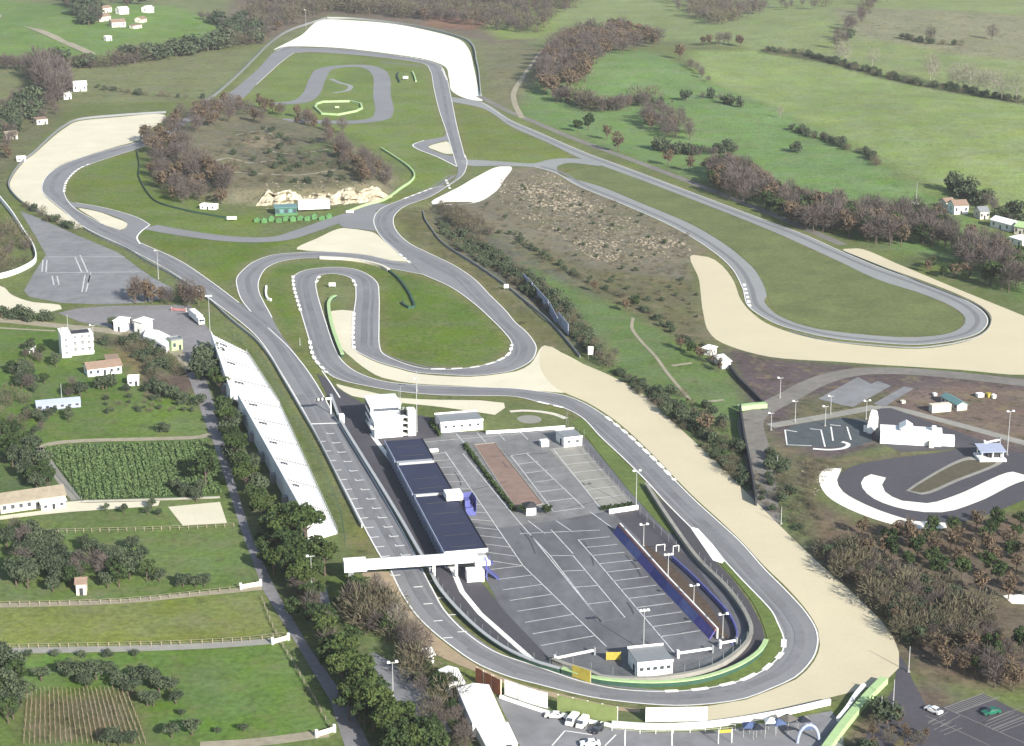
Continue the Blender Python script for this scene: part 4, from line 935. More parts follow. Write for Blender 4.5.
# cliff on the south side of the knoll
def cliff():
    top = catmull([W(*p) for p in [(254,208),(266,206.5),(285,206),(310,205.5),(330,205),(350,204.5),(372,202),(392,199)]], False, 1.2)
    n = len(top); rows = 9; V = []; r = np.random.default_rng(11); F_ = []
    for j in range(rows):
        for i, p in enumerate(top):
            t = j / (rows - 1); e = min(1, i / 6, (n - 1 - i) / 6)
            hh = (6.2 + 1.3 * math.sin(i * .19) + 1.1 * math.sin(i * .53) + r.uniform(-.6, .6) * (j == rows - 1)) * e + .2
            back = 1.0 + 5.2 * t + .9 * math.sin(i * .35 + j) + r.uniform(-1.0, 1.0) + (1.8 if j in (2, 5, 6) else 0) + 1.2 * math.sin(i * 1.1)
            V.append((p.x + r.uniform(-.3, .3), p.y + back * e + (1 - e) * 5, hh * t - .3 + r.uniform(-.25, .25) * (j > 0)))
    for j in range(rows - 1):
        for i in range(n - 1): F_.append((j*n + i, j*n + i + 1, (j+1)*n + i + 1, (j+1)*n + i))
    m = MB(); m.add(V, F_); o = m.build('cliff', M['rock']); o['kind'] = 'structure'
cliff()
# ------------------------------------------------------------------ buildings and street furniture
PIT_ANG = math.atan2(.2567, .9665)          # the paddock grid: u across the pit lane, v up the straight
def part(F, root, name, boxes, m, parent=None, lab=None, taper=0):
    mb = MB()
    for b in boxes: F.box(mb, *b, taper=taper)
    o = mb.build(name, m, parent or root)
    if lab: o['label'] = lab
    return o
LOCAL = Frame((0, 0, 0), ang=0)

def house(name, label, cat, A, B, depth, h, wall='white', roof='tile', kind='gable', win=3, floors=1, door=True, group=None, over=.4, ang=None):
    F = Frame(W(*A), W(*B)) if ang is None else Frame(W(*A), ang=ang)
    L = F.L or B
    r = F.root(name, label, cat, group)
    mb = MB(); LOCAL.box(mb, 0, L, 0, depth, -.6, h)
    if kind == 'gable':
        e = .24 * depth
        mb.add([(0, 0, h), (0, depth, h), (0, depth / 2, h + e), (L, 0, h), (L, depth, h), (L, depth / 2, h + e)], [(0, 1, 2), (3, 5, 4)])
    mb.build('wall', M[wall], r)
    mb = MB()
    if kind == 'gable':
        e = .24 * depth; t = .22
        for s in (0, 1):
            y0, y1 = (-over, depth / 2) if s == 0 else (depth / 2, depth + over)
            z0, z1 = (h - over * .48, h + e) if s == 0 else (h + e, h - over * .48)
            mb.hexa([(-over, y0, z0 + .03), (L + over, y0, z0 + .03), (L + over, y1, z1 + .03), (-over, y1, z1 + .03)], [(-over, y0, z0 + t), (L + over, y0, z0 + t), (L + over, y1, z1 + t), (-over, y1, z1 + t)])
    elif kind == 'mono':
        mb.hexa([(-over, -over, h + .03), (L + over, -over, h + .03), (L + over, depth + over, h + .5), (-over, depth + over, h + .5)], [(-over, -over, h + .22), (L + over, -over, h + .22), (L + over, depth + over, h + .7), (-over, depth + over, h + .7)])
    else:
        LOCAL.box(mb, -.15, L + .15, -.15, depth + .15, h + .003, h + .25)
        for a in ((-.15, L + .15, -.15, .1), (-.15, L + .15, depth - .1, depth + .15), (-.15, .1, .1, depth - .1), (L - .1, L + .15, .1, depth - .1)): LOCAL.box(mb, *a, h + .253, h + .6)
    mb.build('roof', M[roof], r)
    n = win + (1 if door else 0); fh = h / floors
    for f_ in range(floors):
        for i in range(n):
            c = L * (i + .5) / n; z = f_ * fh
            if door and f_ == 0 and i == n // 2:
                part(LOCAL, r, 'door', [(c - .5, c + .5, -.05, .1, .02, min(2.1, fh * .8))], M['dkgrey']); continue
            wf = part(LOCAL, r, 'window', [(c - .55, c + .55, -.05, .1, z + fh * .36, z + fh * .76)], M['glass'])
            part(LOCAL, r, 'sill', [(c - .7, c + .7, -.14, .08, z + fh * .36 - .14, z + fh * .36 - .005)], M['offwhite'], wf)
    if depth > 4:
        for q in range(max(1, int(depth // 5))):
            c = depth * (q + .5) / max(1, int(depth // 5))
            for f_ in range(floors):
                part(LOCAL, r, 'window', [(-.05, .1, c - .5, c + .5, f_ * fh + fh * .36, f_ * fh + fh * .76)], M['glass'])
    return r

# --- pit garages
def pit_building():
    hz = 4.6
    bl, br, fl, fr = Wz(387.5,441,hz), Wz(417.7,438.7,hz), Wz(447.5,553,hz), Wz(486,549.5,hz)
    o = Vector((fl.x, fl.y, 0)); ax = Vector((bl.x - fl.x, bl.y - fl.y, 0)); L = ax.length
    ang = math.atan2(ax.y, ax.x) - math.pi / 2
    r = thing('pit_building', 'long blue roofed pit garage building with rows of garage doors', 'pit garages', o, ang)
    F = LOCAL; Wd = 11.0
    segs = [(0, .46), (.49, .755), (.80, 1.0)]
    part(F, r, 'wall', [(0, Wd, 0, L, -.2, hz - .5)], M['grey'])
    for a, b in segs:
        rf = part(F, r, 'roof', [(-.9, Wd + .5, a * L, b * L, hz - .497, hz)], M['roof_blue'])
        part(F, r, 'parapet', [(-1.1, -.9, a * L, b * L, hz - .8, hz + .35)], M['blue_pale'], rf)
        part(F, r, 'parapet', [(Wd + .5, Wd + .7, a * L, b * L, hz - .8, hz + .3)], M['dkgrey'], rf)
        mb = MB()
        for k in range(int((b - a) * L / 9)): F.box(mb, 1.5, Wd - 1.5, a * L + 4 + 9 * k, a * L + 4.25 + 9 * k, hz + .003, hz + .12)
        mb.build('roof_seam', M['dkgrey'], rf)
        for y in (.4, (b - a) * L - 1.2): F.box(mb, 0, Wd, a * L + y, a * L + y + .8, hz + .003, hz + .3)
    for a, b in ((.46, .49), (.755, .80)):
        part(F, r, 'roof_bridge', [(-.7, Wd, a * L + .02, b * L - .02, hz - .49, hz - .15), (-.4, Wd, a * L + .4, a * L + .8, hz - .147, hz + .6)], M['steel'])
    part(F, r, 'end_parapet', [(-.9, Wd + .6, -.35, -.003, hz - .6, hz + .5)], M['white'])
    n = 34
    for k in range(n):
        y0 = L * k / n + .55; y1 = L * (k + 1) / n - .55
        part(F, r, 'garage_door', [(-.08, .05, y0, y1, 0, 3.3)], M['dkgrey'] if k % 3 else M['blue_pale'])
        part(F, r, 'pier', [(-.85, -.45, y0 - .75, y0 - .35, -.1, hz - .81)], M['blue_pale'])
    for k in range(17):
        y0 = L * k / 17 + 1.2
        part(F, r, 'rear_door', [(Wd - .05, Wd + .08, y0, y0 + 3.2, 0, 3)], M['dkgrey'])
    # white plant room and blue stair half way along the roof
    c = .395 * L
    part(F, r, 'plant_room', [(Wd - 3.2, Wd + 1.8, c, c + 5, hz + .35, hz + 2.3)], M['white'])
    st = part(F, r, 'blue_stair', [(Wd + 2.4, Wd + 5.6, c - 1, c + 4.5, -.05, 1.2), (Wd + 2.4, Wd + 4.8, c - 1, c + 3.5, 1.2, 2.6), (Wd + 2.4, Wd + 4, c, c + 3, 2.6, 4.6)], M['blue'])
    part(F, r, 'stair_rail', [(Wd + 5.62, Wd + 5.72, c - 1, c + 4.5, 1.2, 5.6), (Wd + 2.4, Wd + 5.6, c + 4.52, c + 4.62, .5, 5.6)], M['blue'], st)
    return o, ang, L
pit_o, pit_a, pit_L = pit_building()

def control_tower():
    A = W(375, 439); F = Frame(A, ang=pit_a)
    r = F.root('control_tower', 'bright white stepped race control tower beside the start line', 'control tower')
    wl = part(LOCAL, r, 'wall', [(0, 9.6, 0, 8, -.2, 6.4), (0, 10.4, 8.003, 20, -.2, 9.0)], M['white'])
    part(LOCAL, r, 'roof', [(-.4, 9.8, -.4, 7.99, 6.403, 6.7), (-.4, 10.6, 8.003, 20.3, 9.003, 9.35)], M['white'])
    part(LOCAL, r, 'stair_tower', [(11.6, 14.2, .2, 4, -.2, 9.2)], M['white'])
    for k in range(4):
        part(LOCAL, r, 'stair_landing', [(9.63, 11.57, .6, 3.6, .3 + 2.1 * k, .6 + 2.1 * k)], M['white'])
        part(LOCAL, r, 'stair_opening', [(9.63, 11.5, 3.0, 3.4, .63 + 2.1 * k, 2.2 + 2.1 * k)], M['black'])
    for z in (.8, 2.8, 4.7):
        for k in range(4):
            w = part(LOCAL, r, 'window', [(.7 + 2.25 * k, 2.5 + 2.25 * k, -.06, .08, z, z + 1.1)], M['offwhite'])
    for z in (1.2, 3.9, 6.6):
        part(LOCAL, r, 'side_window', [(-.06, .08, 9, 21, z, z + 1.4)], M['glass'])
    part(LOCAL, r, 'front_window', [(.8, 9.6, 7.95, 8.06, 7.1, 8.2)], M['glass'])
    part(LOCAL, r, 'balcony', [(-1.2, -.45, 1, 7, 3.0, 4.1), (-1.0, 9, -1.3, -.45, 3.9, 4.1)], M['white'])
    for x, y in ((10.2, 10), (11.4, 14)):
        mb = MB(); mb.tube((x, y, 5), (x, y, 14), .09, .04); mb.build('antenna', M['steel'], r)
    for x in (10.9, 12.6):
        mb = MB(); mb.tube((x, 6, 5.6), (x, 6, 7.0), .9, .9, 10); LOCAL.box(mb, x - .4, x + .4, 5.2, 5.5, 6, 9); mb.build('satellite_dish', M['grey'], r)
    part(LOCAL, r, 'annex', [(10.6, 13.8, 5.5, 9.5, -.1, 5)], M['grey'])
control_tower()

def footbridge():
    a, b = Wz(346.5, 571, 4.6), Wz(478, 562, 4.6)
    a.z = b.z = 0
    F = Frame(a, b); L = F.L
    r = F.root('footbridge', 'white covered footbridge crossing the main straight', 'bridge')
    part(LOCAL, r, 'deck', [(0, L, 0, 3.2, 4.6, 4.9)], M['white'])
    part(LOCAL, r, 'side_panel', [(0, L, -.12, -.003, 4.55, 6.3)], M['white']); part(LOCAL, r, 'side_panel', [(0, L, 3.203, 3.32, 4.55, 6.3)], M['dkgrey'])
    part(LOCAL, r, 'roof', [(0, L, -.2, 3.4, 6.303, 6.4)], M['white'])
    part(LOCAL, r, 'end_cabin', [(-.6, 5.6, -.5, 3.7, 4.3, 7.0)], M['white'])
    part(LOCAL, r, 'left_pier', [(.5, 2.0, .4, 2.8, -.3, 4.297)], M['grey'])
    for x in (24.2, 30.5): part(LOCAL, r, 'pier', [(x, x + .5, .3, .9, -.2, 4.497), (x, x + .5, 2.2, 2.8, -.2, 4.497)], M['white'])
    part(LOCAL, r, 'stair_block', [(L - 3.6, L + 1.2, -3.4, -.3, -.2, 3.4)], M['white'])
    part(LOCAL, r, 'landing', [(L, L + 3.0, -.5, 3.4, 4.5, 5.0), (L - 1, L + 3.2, -1.6, -.5, 4.0, 5.2)], M['white'])
    st = MB()
    for k in range(9): LOCAL.box(st, L + 1.4 + k * .45, L + 1.85 + k * .45, -3.2, -.6, max(0, 3.6 - k * .44), 4.0 - k * .44)
    for k in range(5): LOCAL.box(st, L + 2.0, L + 2.15, -3 + k, -2.9 + k, 0, 5.9)
    LOCAL.box(st, L + 1.3, L + 4.6, 1.0, 3.0, 3.2, 3.5); LOCAL.box(st, L + 3.2, L + 3.4, .9, 1.1, 0, 5.8)
    st.build('blue_stair', M['blue'], r)
footbridge()

def grandstand(name, label, lt, lb, rt, rb, nst, hz=6.2):
    """stepped white terrace: high side lt-lb (photo points of its back edge), low side rt-rb"""
    P = [Wz(*lt, hz), Wz(*lb, hz), Wz(*rb, .9), Wz(*rt, .9)]
    o = Vector((P[1].x, P[1].y, 0)); ang = math.atan2(P[0].y - P[1].y, P[0].x - P[1].x) - math.pi / 2
    r = thing(name, label, 'grandstand', o, ang, 'grandstand')
    ca, sa = math.cos(-ang), math.sin(-ang)
    loc = lambda p: Vector(((p.x - o.x) * ca - (p.y - o.y) * sa, (p.x - o.x) * sa + (p.y - o.y) * ca, 0))
    A0, B0, B1, A1 = [loc(p) for p in P]          # back far, back near, front near, front far
    N = 13; mb = MB()
    for k in range(N):
        t0, t1 = k / N, (k + 1) / N; z = hz + (.9 - hz) * t1
        q = [B0.lerp(B1, t0), B0.lerp(B1, t1), A0.lerp(A1, t1), A0.lerp(A1, t0)]
        mb.hexa([(p.x, p.y, -.3) for p in q], [(p.x, p.y, z) for p in q])
    mb.build('terrace', M['white_conc'], r)
    for k in range(N):
        t1 = (k + .62) / N; t2 = (k + .86) / N; z = hz + (.9 - hz) * (k + 1) / N
        q = [B0.lerp(B1, t1), B0.lerp(B1, t2), A0.lerp(A1, t2), A0.lerp(A1, t1)]; q = [p * .985 + (B0 + B1 + A0 + A1) * (.015 / 4) for p in q]
        sb = MB(); sb.hexa([(p.x, p.y, z + .004) for p in q], [(p.x, p.y, z + .12) for p in q]); sb.build('seat_row', M['seat_conc'], r)
    bw = MB(); bw.hexa([(B0.x - .5, B0.y, -.3), (B0.x - .01, B0.y, -.3), (A0.x - .01, A0.y, -.3), (A0.x - .5, A0.y, -.3)], [(B0.x - .5, B0.y, hz + 1), (B0.x - .01, B0.y, hz + 1), (A0.x - .01, A0.y, hz + 1), (A0.x - .5, A0.y, hz + 1)])
    bw.build('back_wall', M['white_conc'], r)
    for k in range(nst):
        t = (k + .6) / nst
        for s0, s1 in ((.16, .36),):
            p = B0.lerp(B1, s0).lerp(A0.lerp(A1, s0), t); q = B0.lerp(B1, s1).lerp(A0.lerp(A1, s1), t)
            z0 = hz + (.9 - hz) * s0; z1 = hz + (.9 - hz) * s1
            m_ = MB(); m_.hexa([(p.x, p.y, z1 - .4), (q.x, q.y, z1 - .4), (q.x, q.y + 1.0, z1 - .4), (p.x, p.y + 1.0, z1 - .4)], [(p.x, p.y, z0 + .1), (q.x, q.y, z1 + .22), (q.x, q.y + 1.0, z1 + .22), (p.x, p.y + 1.0, z0 + .1)])
            m_.build('stair_opening', M['dkgrey'], r)
            m_ = MB(); e = B0.lerp(B1, .97).lerp(A0.lerp(A1, .97), t)
            for j in range(N):
                tt = (j + .5) / N; g = B0.lerp(B1, tt).lerp(A0.lerp(A1, tt), t); zz = hz + (.9 - hz) * (j + 1) / N
                LOCAL.box(m_, g.x - .35, g.x + .35, g.y + 4, g.y + 4.8, zz + .003, zz + .2)
            m_.build('aisle_step', M['concrete'], r)
    rl = MB()
    for k in range(40):
        p = B1.lerp(A1, k / 39); LOCAL.box(rl, p.x + .1, p.x + .18, p.y - .04, p.y + .04, -.2, 1.9)
    for z in (1.1, 1.9): rl.tube((B1.x + .14, B1.y, z), (A1.x + .14, A1.y, z), .05, .05, 5)
    rl.build('front_rail', M['steel'], r)
    for k in range(6):
        p = B0.lerp(A0, (k + .5) / 6); m_ = MB(); LOCAL.box(m_, p.x - 2.2, p.x - .5, p.y - 1.2, p.y + 1.2, -.3, 3.0); m_.build('rear_stair', M['grey'], r)
grandstand('grandstand', 'shorter upper section of the white terraced grandstand', (212,334), (232,393), (246,351), (279,402), 3)
grandstand('grandstand', 'longer lower section of the white terraced grandstand reaching the pines', (239,396), (309,522), (279.5,404), (337,531), 6)

def small_building(name, label, cat, A, B, depth, h, wall='white', roof='grey', nwin=4, sidewin=False):
    F = Frame(W(*A), W(*B)); L = F.L; r = F.root(name, label, cat)
    part(LOCAL, r, 'wall', [(0, L, 0, depth, -.2, h)], M[wall])
    part(LOCAL, r, 'roof', [(-.1, L + .1, -.1, depth + .1, h + .003, h + .2)], M[roof])
    part(LOCAL, r, 'parapet', [(-.15, L + .15, depth + .1, depth + .3, h - .1, h + .7), (-.15, L + .15, -.22, -.103, h - .3, h + .35)], M['white'])
    for k in range(nwin):
        c = L * (k + .6) / (nwin + .2)
        part(LOCAL, r, 'window', [(c - .5, c + .5, -.06, .08, h * .45, h * .68)], M['glass'])
    part(LOCAL, r, 'door', [(-.06, .08, depth * .3, depth * .3 + 1.4, 0, 2.2)], M['dkgrey'])
    return r
small_building('medical_building', 'long low white building at the head of the paddock', 'building', (441,433), (483,429.5), 9, 3.6, nwin=5)
small_building('paddock_hut', 'small white hut with grey roof in the upper paddock corner', 'hut', (564,447.5), (582,445.5), 8, 3.2, nwin=2)
small_building('paddock_office', 'white office with pale grey roof at the near end of the paddock', 'building', (637.5,678), (672.5,674.5), 8.5, 3.9, nwin=5)
def tank(label, px, u, v, h, m='white', name='storage_box', cat='container'):
    F = Frame(W(*px), ang=PIT_ANG); r = F.root(name, label, cat)
    part(LOCAL, r, 'body', [(0, u, 0, v, .15, h)], M[m]); part(LOCAL, r, 'lid', [(-.08, u + .08, -.08, v + .08, h + .003, h + .14)], M[m])
    part(LOCAL, r, 'skid', [(.1, u - .1, .1, .4, -.05, .147), (.1, u - .1, v - .4, v - .1, -.05, .147)], M['dkgrey'])
tank('white box container on the lawn by the corner hut', (541.5,447.5), 2.6, 2.4, 2)
tank('white box container in the bays behind the garages', (464.5,516), 2.3, 2.2, 1.7)
tank('flat white container at the head of the paddock bays', (423,453.5), 5.2, 1.2, .9)
def kiosk():
    F = Frame(W(526.5, 516), ang=PIT_ANG); r = F.root('kiosk', 'white kiosk with dark hipped roof at the end of the brown island', 'kiosk')
    part(LOCAL, r, 'wall', [(0, 3, 0, 4, -.1, 2.6)], M['white'])
    mb = MB(); mb.add([(-.5,-.5,2.603),(3.5,-.5,2.603),(3.5,4.5,2.603),(-.5,4.5,2.603),(1.5,1.2,3.6),(1.5,2.8,3.6)], [(3,2,1,0),(0,1,4),(1,2,5,4),(2,3,5),(3,0,4,5)]); mb.build('roof', M['dkgrey'], r)
    part(LOCAL, r, 'counter', [(.3, 2.7, -.3, -.003, .9, 1.05)], M['grey'])
kiosk()
def hedge(name, label, px, w, h, m, cat='hedge', group=None, n=500, s=.35):
    Q = densify([W(*p) for p in px], 1.0); r2 = np.random.default_rng(len(px) * 7 + n)
    idx = r2.integers(0, len(Q), n)
    C = np.array([tuple(Q[i]) for i in idx]) + np.stack([r2.normal(0, w * .3, n), r2.normal(0, w * .3, n), r2.uniform(.1, h, n)], 1)
    q = quads_leaves(r2, n, [((0, 0, 0), (.2, .2, .2))], s) + C[:, None, :]
    o = bpy.data.objects.new(name, quad_mesh(name, q, [L_[m]])); COL.objects.link(o); return tag(o, label, cat, group)
hedge('hedge', 'dark clipped hedge along the left side of the brown paddock island', [(465,446.5),(490,480),(515,512)], 1.0, 1.1, 'green', n=1500)
hedge('hedge', 'low hedge at the foot of the pale concrete paddock bays', [(603,510),(632,506)], 1.2, 1.2, 'green', n=260)
hedge('hedge', 'dark hedge beside the low white paddock building', [(431,424),(440,436)], 1.2, 1.6, 'green', n=260)
def island_kerb():
    mb = MB(); Q = densify([W(*p) for p in [(474,445),(495,443),(543,504),(517,511),(474,445)]], 5); wall_mb(mb, Q, .4, 0, .25)
    o = mb.build('kerb', M['concrete']); o['kind'] = 'structure'
island_kerb()

# --- blue sponsor bank at the right of the paddock
def blue_bank():
    lo = densify([W(612.5, 533), W(660, 587), W(709, 639.5)], 2.2)
    hi = [p + Vector((1.7, .45, 2.8)) for p in lo]
    r = thing('advertising_wall', 'long sloping blue advertising wall with red upper band beside the paddock', 'advertising wall', lo[0])
    O = lo[0]; n = len(lo); k = 0; cols = [M['blue'], mat('pale blue advert', (128,136,194), var=.25, scale=.8), mat('violet blue paint', (116,108,182), var=.2, scale=.8), mat('deep blue paint', (88,94,164), var=.15)]
    while k < n - 1:
        e = min(k + 5, n - 1); mb = MB(); mr = MB()
        for i in range(k, e):
            a, b, c, d = lo[i] - O, lo[i+1] - O, hi[i+1] - O, hi[i] - O
            if i == k: a = a.lerp(b, .04); d = d.lerp(c, .04)
            t = .8
            th = Vector((.25, -.05, -.1))
            m1, m2 = b.lerp(c, t), a.lerp(d, t)
            mb.hexa([a + th, b + th, m1 + th, m2 + th], [a, b, m1, m2])
            m1 = b.lerp(c, t + .02); m2 = a.lerp(d, t + .02)
            mr.hexa([m2 + th, m1 + th, c + th, d + th], [m2, m1, c, d])
        mb.build('advert_panel', cols[(k // 5) % 4], r); mr.build('upper_band', M['red'], r); k = e
    w = MB(); wall_mb(w, [p - O + Vector((.5, 0, -2.8)) for p in hi], .35, -.2, 3.0); w.build('coping', M['white'], r)
    t = MB()
    for i in range(0, n, 2): t.tube(lo[i] - O + Vector((.35, 0, -.3)), hi[i] - O + Vector((.35, 0, -.2)), .08, .08, 4)
    for i in range(0, n, 4): t.tube(hi[i] - O + Vector((1.6, .3, -3.0)), hi[i] - O + Vector((.3, 0, -.3)), .08, .08, 4)
    t.build('support_frame', M['dkgrey'], r)
blue_bank()

# --- walls, barriers and fences
def barrier(name, label, px, h, m, th=.45, cat='barrier', group='barriers round the circuit', base=0.0, top=None, curve=True, cap=None):
    Q = wline(px, 2.5, curve); O = Q[0].copy()
    Q = [p - O for p in Q]
    mb = MB(); wall_mb(mb, Q, th, base - .2, h); o = mb.build(name, M[m]); o.location = O; tag(o, label, cat, group)
    if cap:
        c = MB(); wall_mb(c, Q, th + .5, h + .004, h + .3); c.build('coping', M[cap], o)
    return o
def mesh_fence(label, px, h, gap=4.0, m='green_dark', group='safety fences', name='safety_fence', wires=4, pm='grey', r=.06):
    Q = wline(px, gap); O = Q[0].copy(); Q = [p - O for p in Q]
    rt = thing(name, label, 'fence', O, 0, group)
    w = MB()
    for k in range(wires):
        z = h * (k + 1) / wires
        for a, b in zip(Q[:-1], Q[1:]): w.tube(a + Vector((0, 0, z)), b + Vector((0, 0, z)), r * .45, r * .45, 3)
    w.build('wire', M[m], rt)
    me = None; posts = Q if len(Q) <= 100 else Q[:: max(1, len(Q) // 90)]
    for p in posts:
        if me is None: b = MB(); b.tube((0, 0, -.3), (0, 0, h + .05), r, r, 5); c = b.build('post', M[pm], rt); me = c.data
        else: c = bpy.data.objects.new('post', me); COL.objects.link(c); c.parent = rt
        c.location = p
B_ = barrier
B_('pit_wall', 'pale wall between the pit lane and the straight', [(331,398),(341,424),(360,456),(381,490),(405,530),(418,553),(430,573)], 1.3, 'grey', cap='steel', cat='wall')
B_('barrier', 'whitish green barrier from the footbridge down to the yellow board', [(431,576),(437,588),(449,604),(475,630.5),(498,648),(519,659.5),(540,667.5),(560,673)], 1.2, 'green_dark', .5, cap='steel')
B_('barrier', 'pale green topped barrier round the near end of the paddock', [(562,673.6),(580,679),(600,684),(652.7,687.5),(698.4,683.6),(737,671),(760,655.5),(766,645)], 1.4, 'green_dark', .7, cap='green_pale')
B_('barrier', 'pale wall with mesh between the paddock and the perimeter road', [(552.5,663.5),(563,668),(591,676.5),(600,680.8),(635,683.3),(670,681),(712.5,671.5),(740.6,653.5),(751,637),(746,619),(727,592),(699,564),(676,533),(654,500),(646,487)], 1.3, 'concrete', .6, cap='concrete')
mesh_fence('mesh safety fence on the wall round the near end of the paddock', [(556,664),(591,675.5),(635,682.5),(670,680),(712,670.5),(740,652.5),(750,637),(745,619),(727,592),(699,564)], 3.6, 4.0)
mesh_fence('green mesh fence between pit lane and straight below the footbridge', [(434,580),(448,599),(475,627),(498,645),(519,656.5),(550,668)], 2.6, 4.0)
mesh_fence('tall mesh fence in front of the grandstand', [(228,336),(256,356),(283,402),(310,446),(330,490),(341,520),(345,546)], 3.4, 5.0, pm='green_dark')
mesh_fence('mesh fence of the upper paddock corner', [(579,446),(604,474),(640,515),(676,549)], 2.6, 5.0, 'dkgrey')
mesh_fence('green mesh fence behind the pit corner grass', [(567,417),(568,428),(584,438)], 2.8, 3, 'green_dark')
B_('barrier', 'low dark barrier beside the upper car park', [(84,229.5),(100,238),(127,250),(150,264),(176,278),(195,291),(214,305),(228,318),(240,328),(256,341),(270,358),(283,380),(300,409),(320,444),(345,494),(362,528)], 1.2, 'steel', .4)
mesh_fence('mesh safety fence between the upper car park and the track', [(82,230),(100,239),(127,251.5),(150,265.5),(173,278),(192,291)], 2.6, 5)
B_('barrier', 'curved barrier behind the white top gravel', [(327,18.5),(350,19),(398,24),(439,32),(467,41),(477,64),(481,96)], 1.6, 'steel', .6)
B_('barrier', 'pale barrier along the far left straight', [(204,103),(215,96),(240,74),(256,58),(270,44),(290,31),(326,19)], 1.8, 'grey', .5)
mesh_fence('high catch fence along the far left straight', [(203,101),(215,94),(240,72),(256,56),(281,37)], 3, 8)
B_('barrier', 'pale wall behind the first cream gravel', [(166,113),(120,116),(80,120),(64,127),(33,154),(22,163),(11,178),(9,188),(24,205),(44,216)], 1.4, 'grey', .5)
B_('wall', 'pale curved wall round the bank left of the upper car park', [(-10,281),(10,276),(24,270.5),(35,263),(34,250),(24,234),(12,215),(0,200)], 2.4, 'white_conc', .5, cat='wall')
B_('barrier', 'barrier along the valley edge with pale top', [(423,212),(425,220),(430,228),(444,245),(475,265),(505,286),(520,298),(551,324),(567,342),(580,358)], 1.1, 'grey', .3)
B_('tyre_barrier', 'yellowish curved tyre wall inside the outer loop', [(320,258.8),(345,260),(366,263),(382,267.5),(389,271.5)], 1.2, 'offwhite', 1.4)
B_('tyre_barrier', 'dark green hooked tyre wall on the loop infield', [(389,271.5),(398,279),(406,289),(412,300),(413.5,308),(409,308.6),(404,306),(402.5,303)], 1.0, 'green_dark', .9)
B_('tyre_barrier', 'green tyre wall on the spit inside the hairpin', [(335.5,298),(332,300),(329,305),(329,312),(332,328),(337,343),(342.5,357)], 1.1, 'green_dark', .9, cap='green_pale')
B_('tyre_barrier', 'long pale green barrier below the east flank of the knoll', [(381,149),(395,158),(409,168),(414.5,176),(411,182),(401,189),(383,201),(365,206),(348,212.5)], 1.2, 'green_pale', .8)
B_('tyre_barrier', 'dark curved fence line on the west infield turf', [(137,152),(139.5,165),(139,177),(148,194),(156,202),(166,206),(195,213),(229,219)], 1.0, 'green_dark', .4)
B_('tyre_barrier', 'pale green octagon of tyres inside the old kart loop', [(315,108),(317,104.5),(323,102.5),(350,102),(361,104.5),(362,109),(356,112),(338,115.5),(322,114.5),(315,108)], 1.3, 'green_pale', 1.2, curve=False)
B_('tyre_barrier', 'left horn of the green tyre pen near the top bend', [(398.5,73),(397.5,77),(400,83)], 1.2, 'green_dark', 1)
B_('tyre_barrier', 'right horn of the green tyre pen near the top bend', [(412.5,72.5),(414.5,77),(416,82)], 1.2, 'green_pale', 1)
B_('tyre_barrier', 'small hook shaped white barrier left of the hairpin turf', [(266.5,287.5),(266,294),(268,300),(271,301)], 1.0, 'white', .8)
B_('wall', 'blue curved wall round the lower yard', [(672,560),(690,576),(710,596),(728,616),(736,632),(736.5,641),(732,645)], 1.3, 'blue', .4, cat='wall')
B_('wall', 'pale wall across the head of the lower yard', [(609,514),(638,509.5)], 1.5, 'white', .4, cat='wall', curve=False)
B_('wall', 'white wall along the top of the paddock', [(486,434),(520,432),(565,428.5)], 1.1, 'white', .4, cat='wall', curve=False)
B_('wall', 'white parapet wall below the last bend', [(612,727),(650,729.5),(700,728),(740,723),(780,716),(830,704.5)], 1.5, 'white', .6, cat='wall')
B_('wall', 'pale green wall running down from the beige gravel', [(884,683),(870,697),(856,713),(842,730),(826,752),(800,790)], 1.6, 'green_pale', 2.0, cat='wall')
B_('wall', 'white kerb wall beside the pale green wall', [(864,688),(856,697),(847,711),(838,722)], 1.2, 'white', .9, cat='wall')
B_('wall', 'pale green wall crossing above the concrete road', [(739,410),(752,408),(766,407)], 1.6, 'green_pale', 2.6, cat='wall', curve=False)
B_('retaining_wall', 'dark retaining wall beside the concrete road', [(740,412),(744,440),(750,470),(756,506)], 3.0, 'dkgrey', .6, cat='wall')
B_('wall', 'white low wall with end piers above the cream yard', [(60,504),(86,502),(165,500),(220,498)], .6, 'concrete', .4, cat='wall', curve=False)
B_('guard_rail', 'thin guard rail outside the far right hairpin', [(844,252),(880,266.5),(924,284),(960,298),(981,308),(990,318),(989,328),(977,337.5),(953,344)], .55, 'grey', .25)
B_('barrier', 'dark kerb outside the lower right hairpin', [(953,344),(917,348),(866,345),(828,341),(789,332)], .5, 'grey', .3)
mesh_fence('field fence above the service lane on the right', [(532,116),(580,135),(640,158),(690,178),(764,207)], 1.3, 12, 'dkgrey', 'field fences', 'field_fence', 2)
def post_fence(label, px, n_gap, h=1.3, m='stake'):
    mesh_fence(label, px, h, n_gap, m, 'wooden field fences', 'wooden_fence', 2, m, .12)
post_fence('wooden fence below the shrine grove', [(0,606),(60,605),(130,602),(180,597),(240,590)], 2.6)
post_fence('wooden fence above the white meadow path', [(0,649),(60,648),(180,645),(250,641),(284,637)], 2.4)
post_fence('wooden fence under the cream yard', [(16,534),(100,532),(170,530),(234,527)], 2.4)
post_fence('wooden fence along the lower avenue meadow', [(262,600),(276,634),(300,676),(330,728)], 4)
mesh_fence('tall green fence on the left of the crop field', [(38,450),(58,476),(82,503)], 2.2, 4, 'green_dark', 'field fences', 'field_fence', 4)
mesh_fence('field fence along the farm lane', [(96,91),(140,97),(200,101)], 1.4, 10, 'dkgrey', 'field fences', 'field_fence', 2)

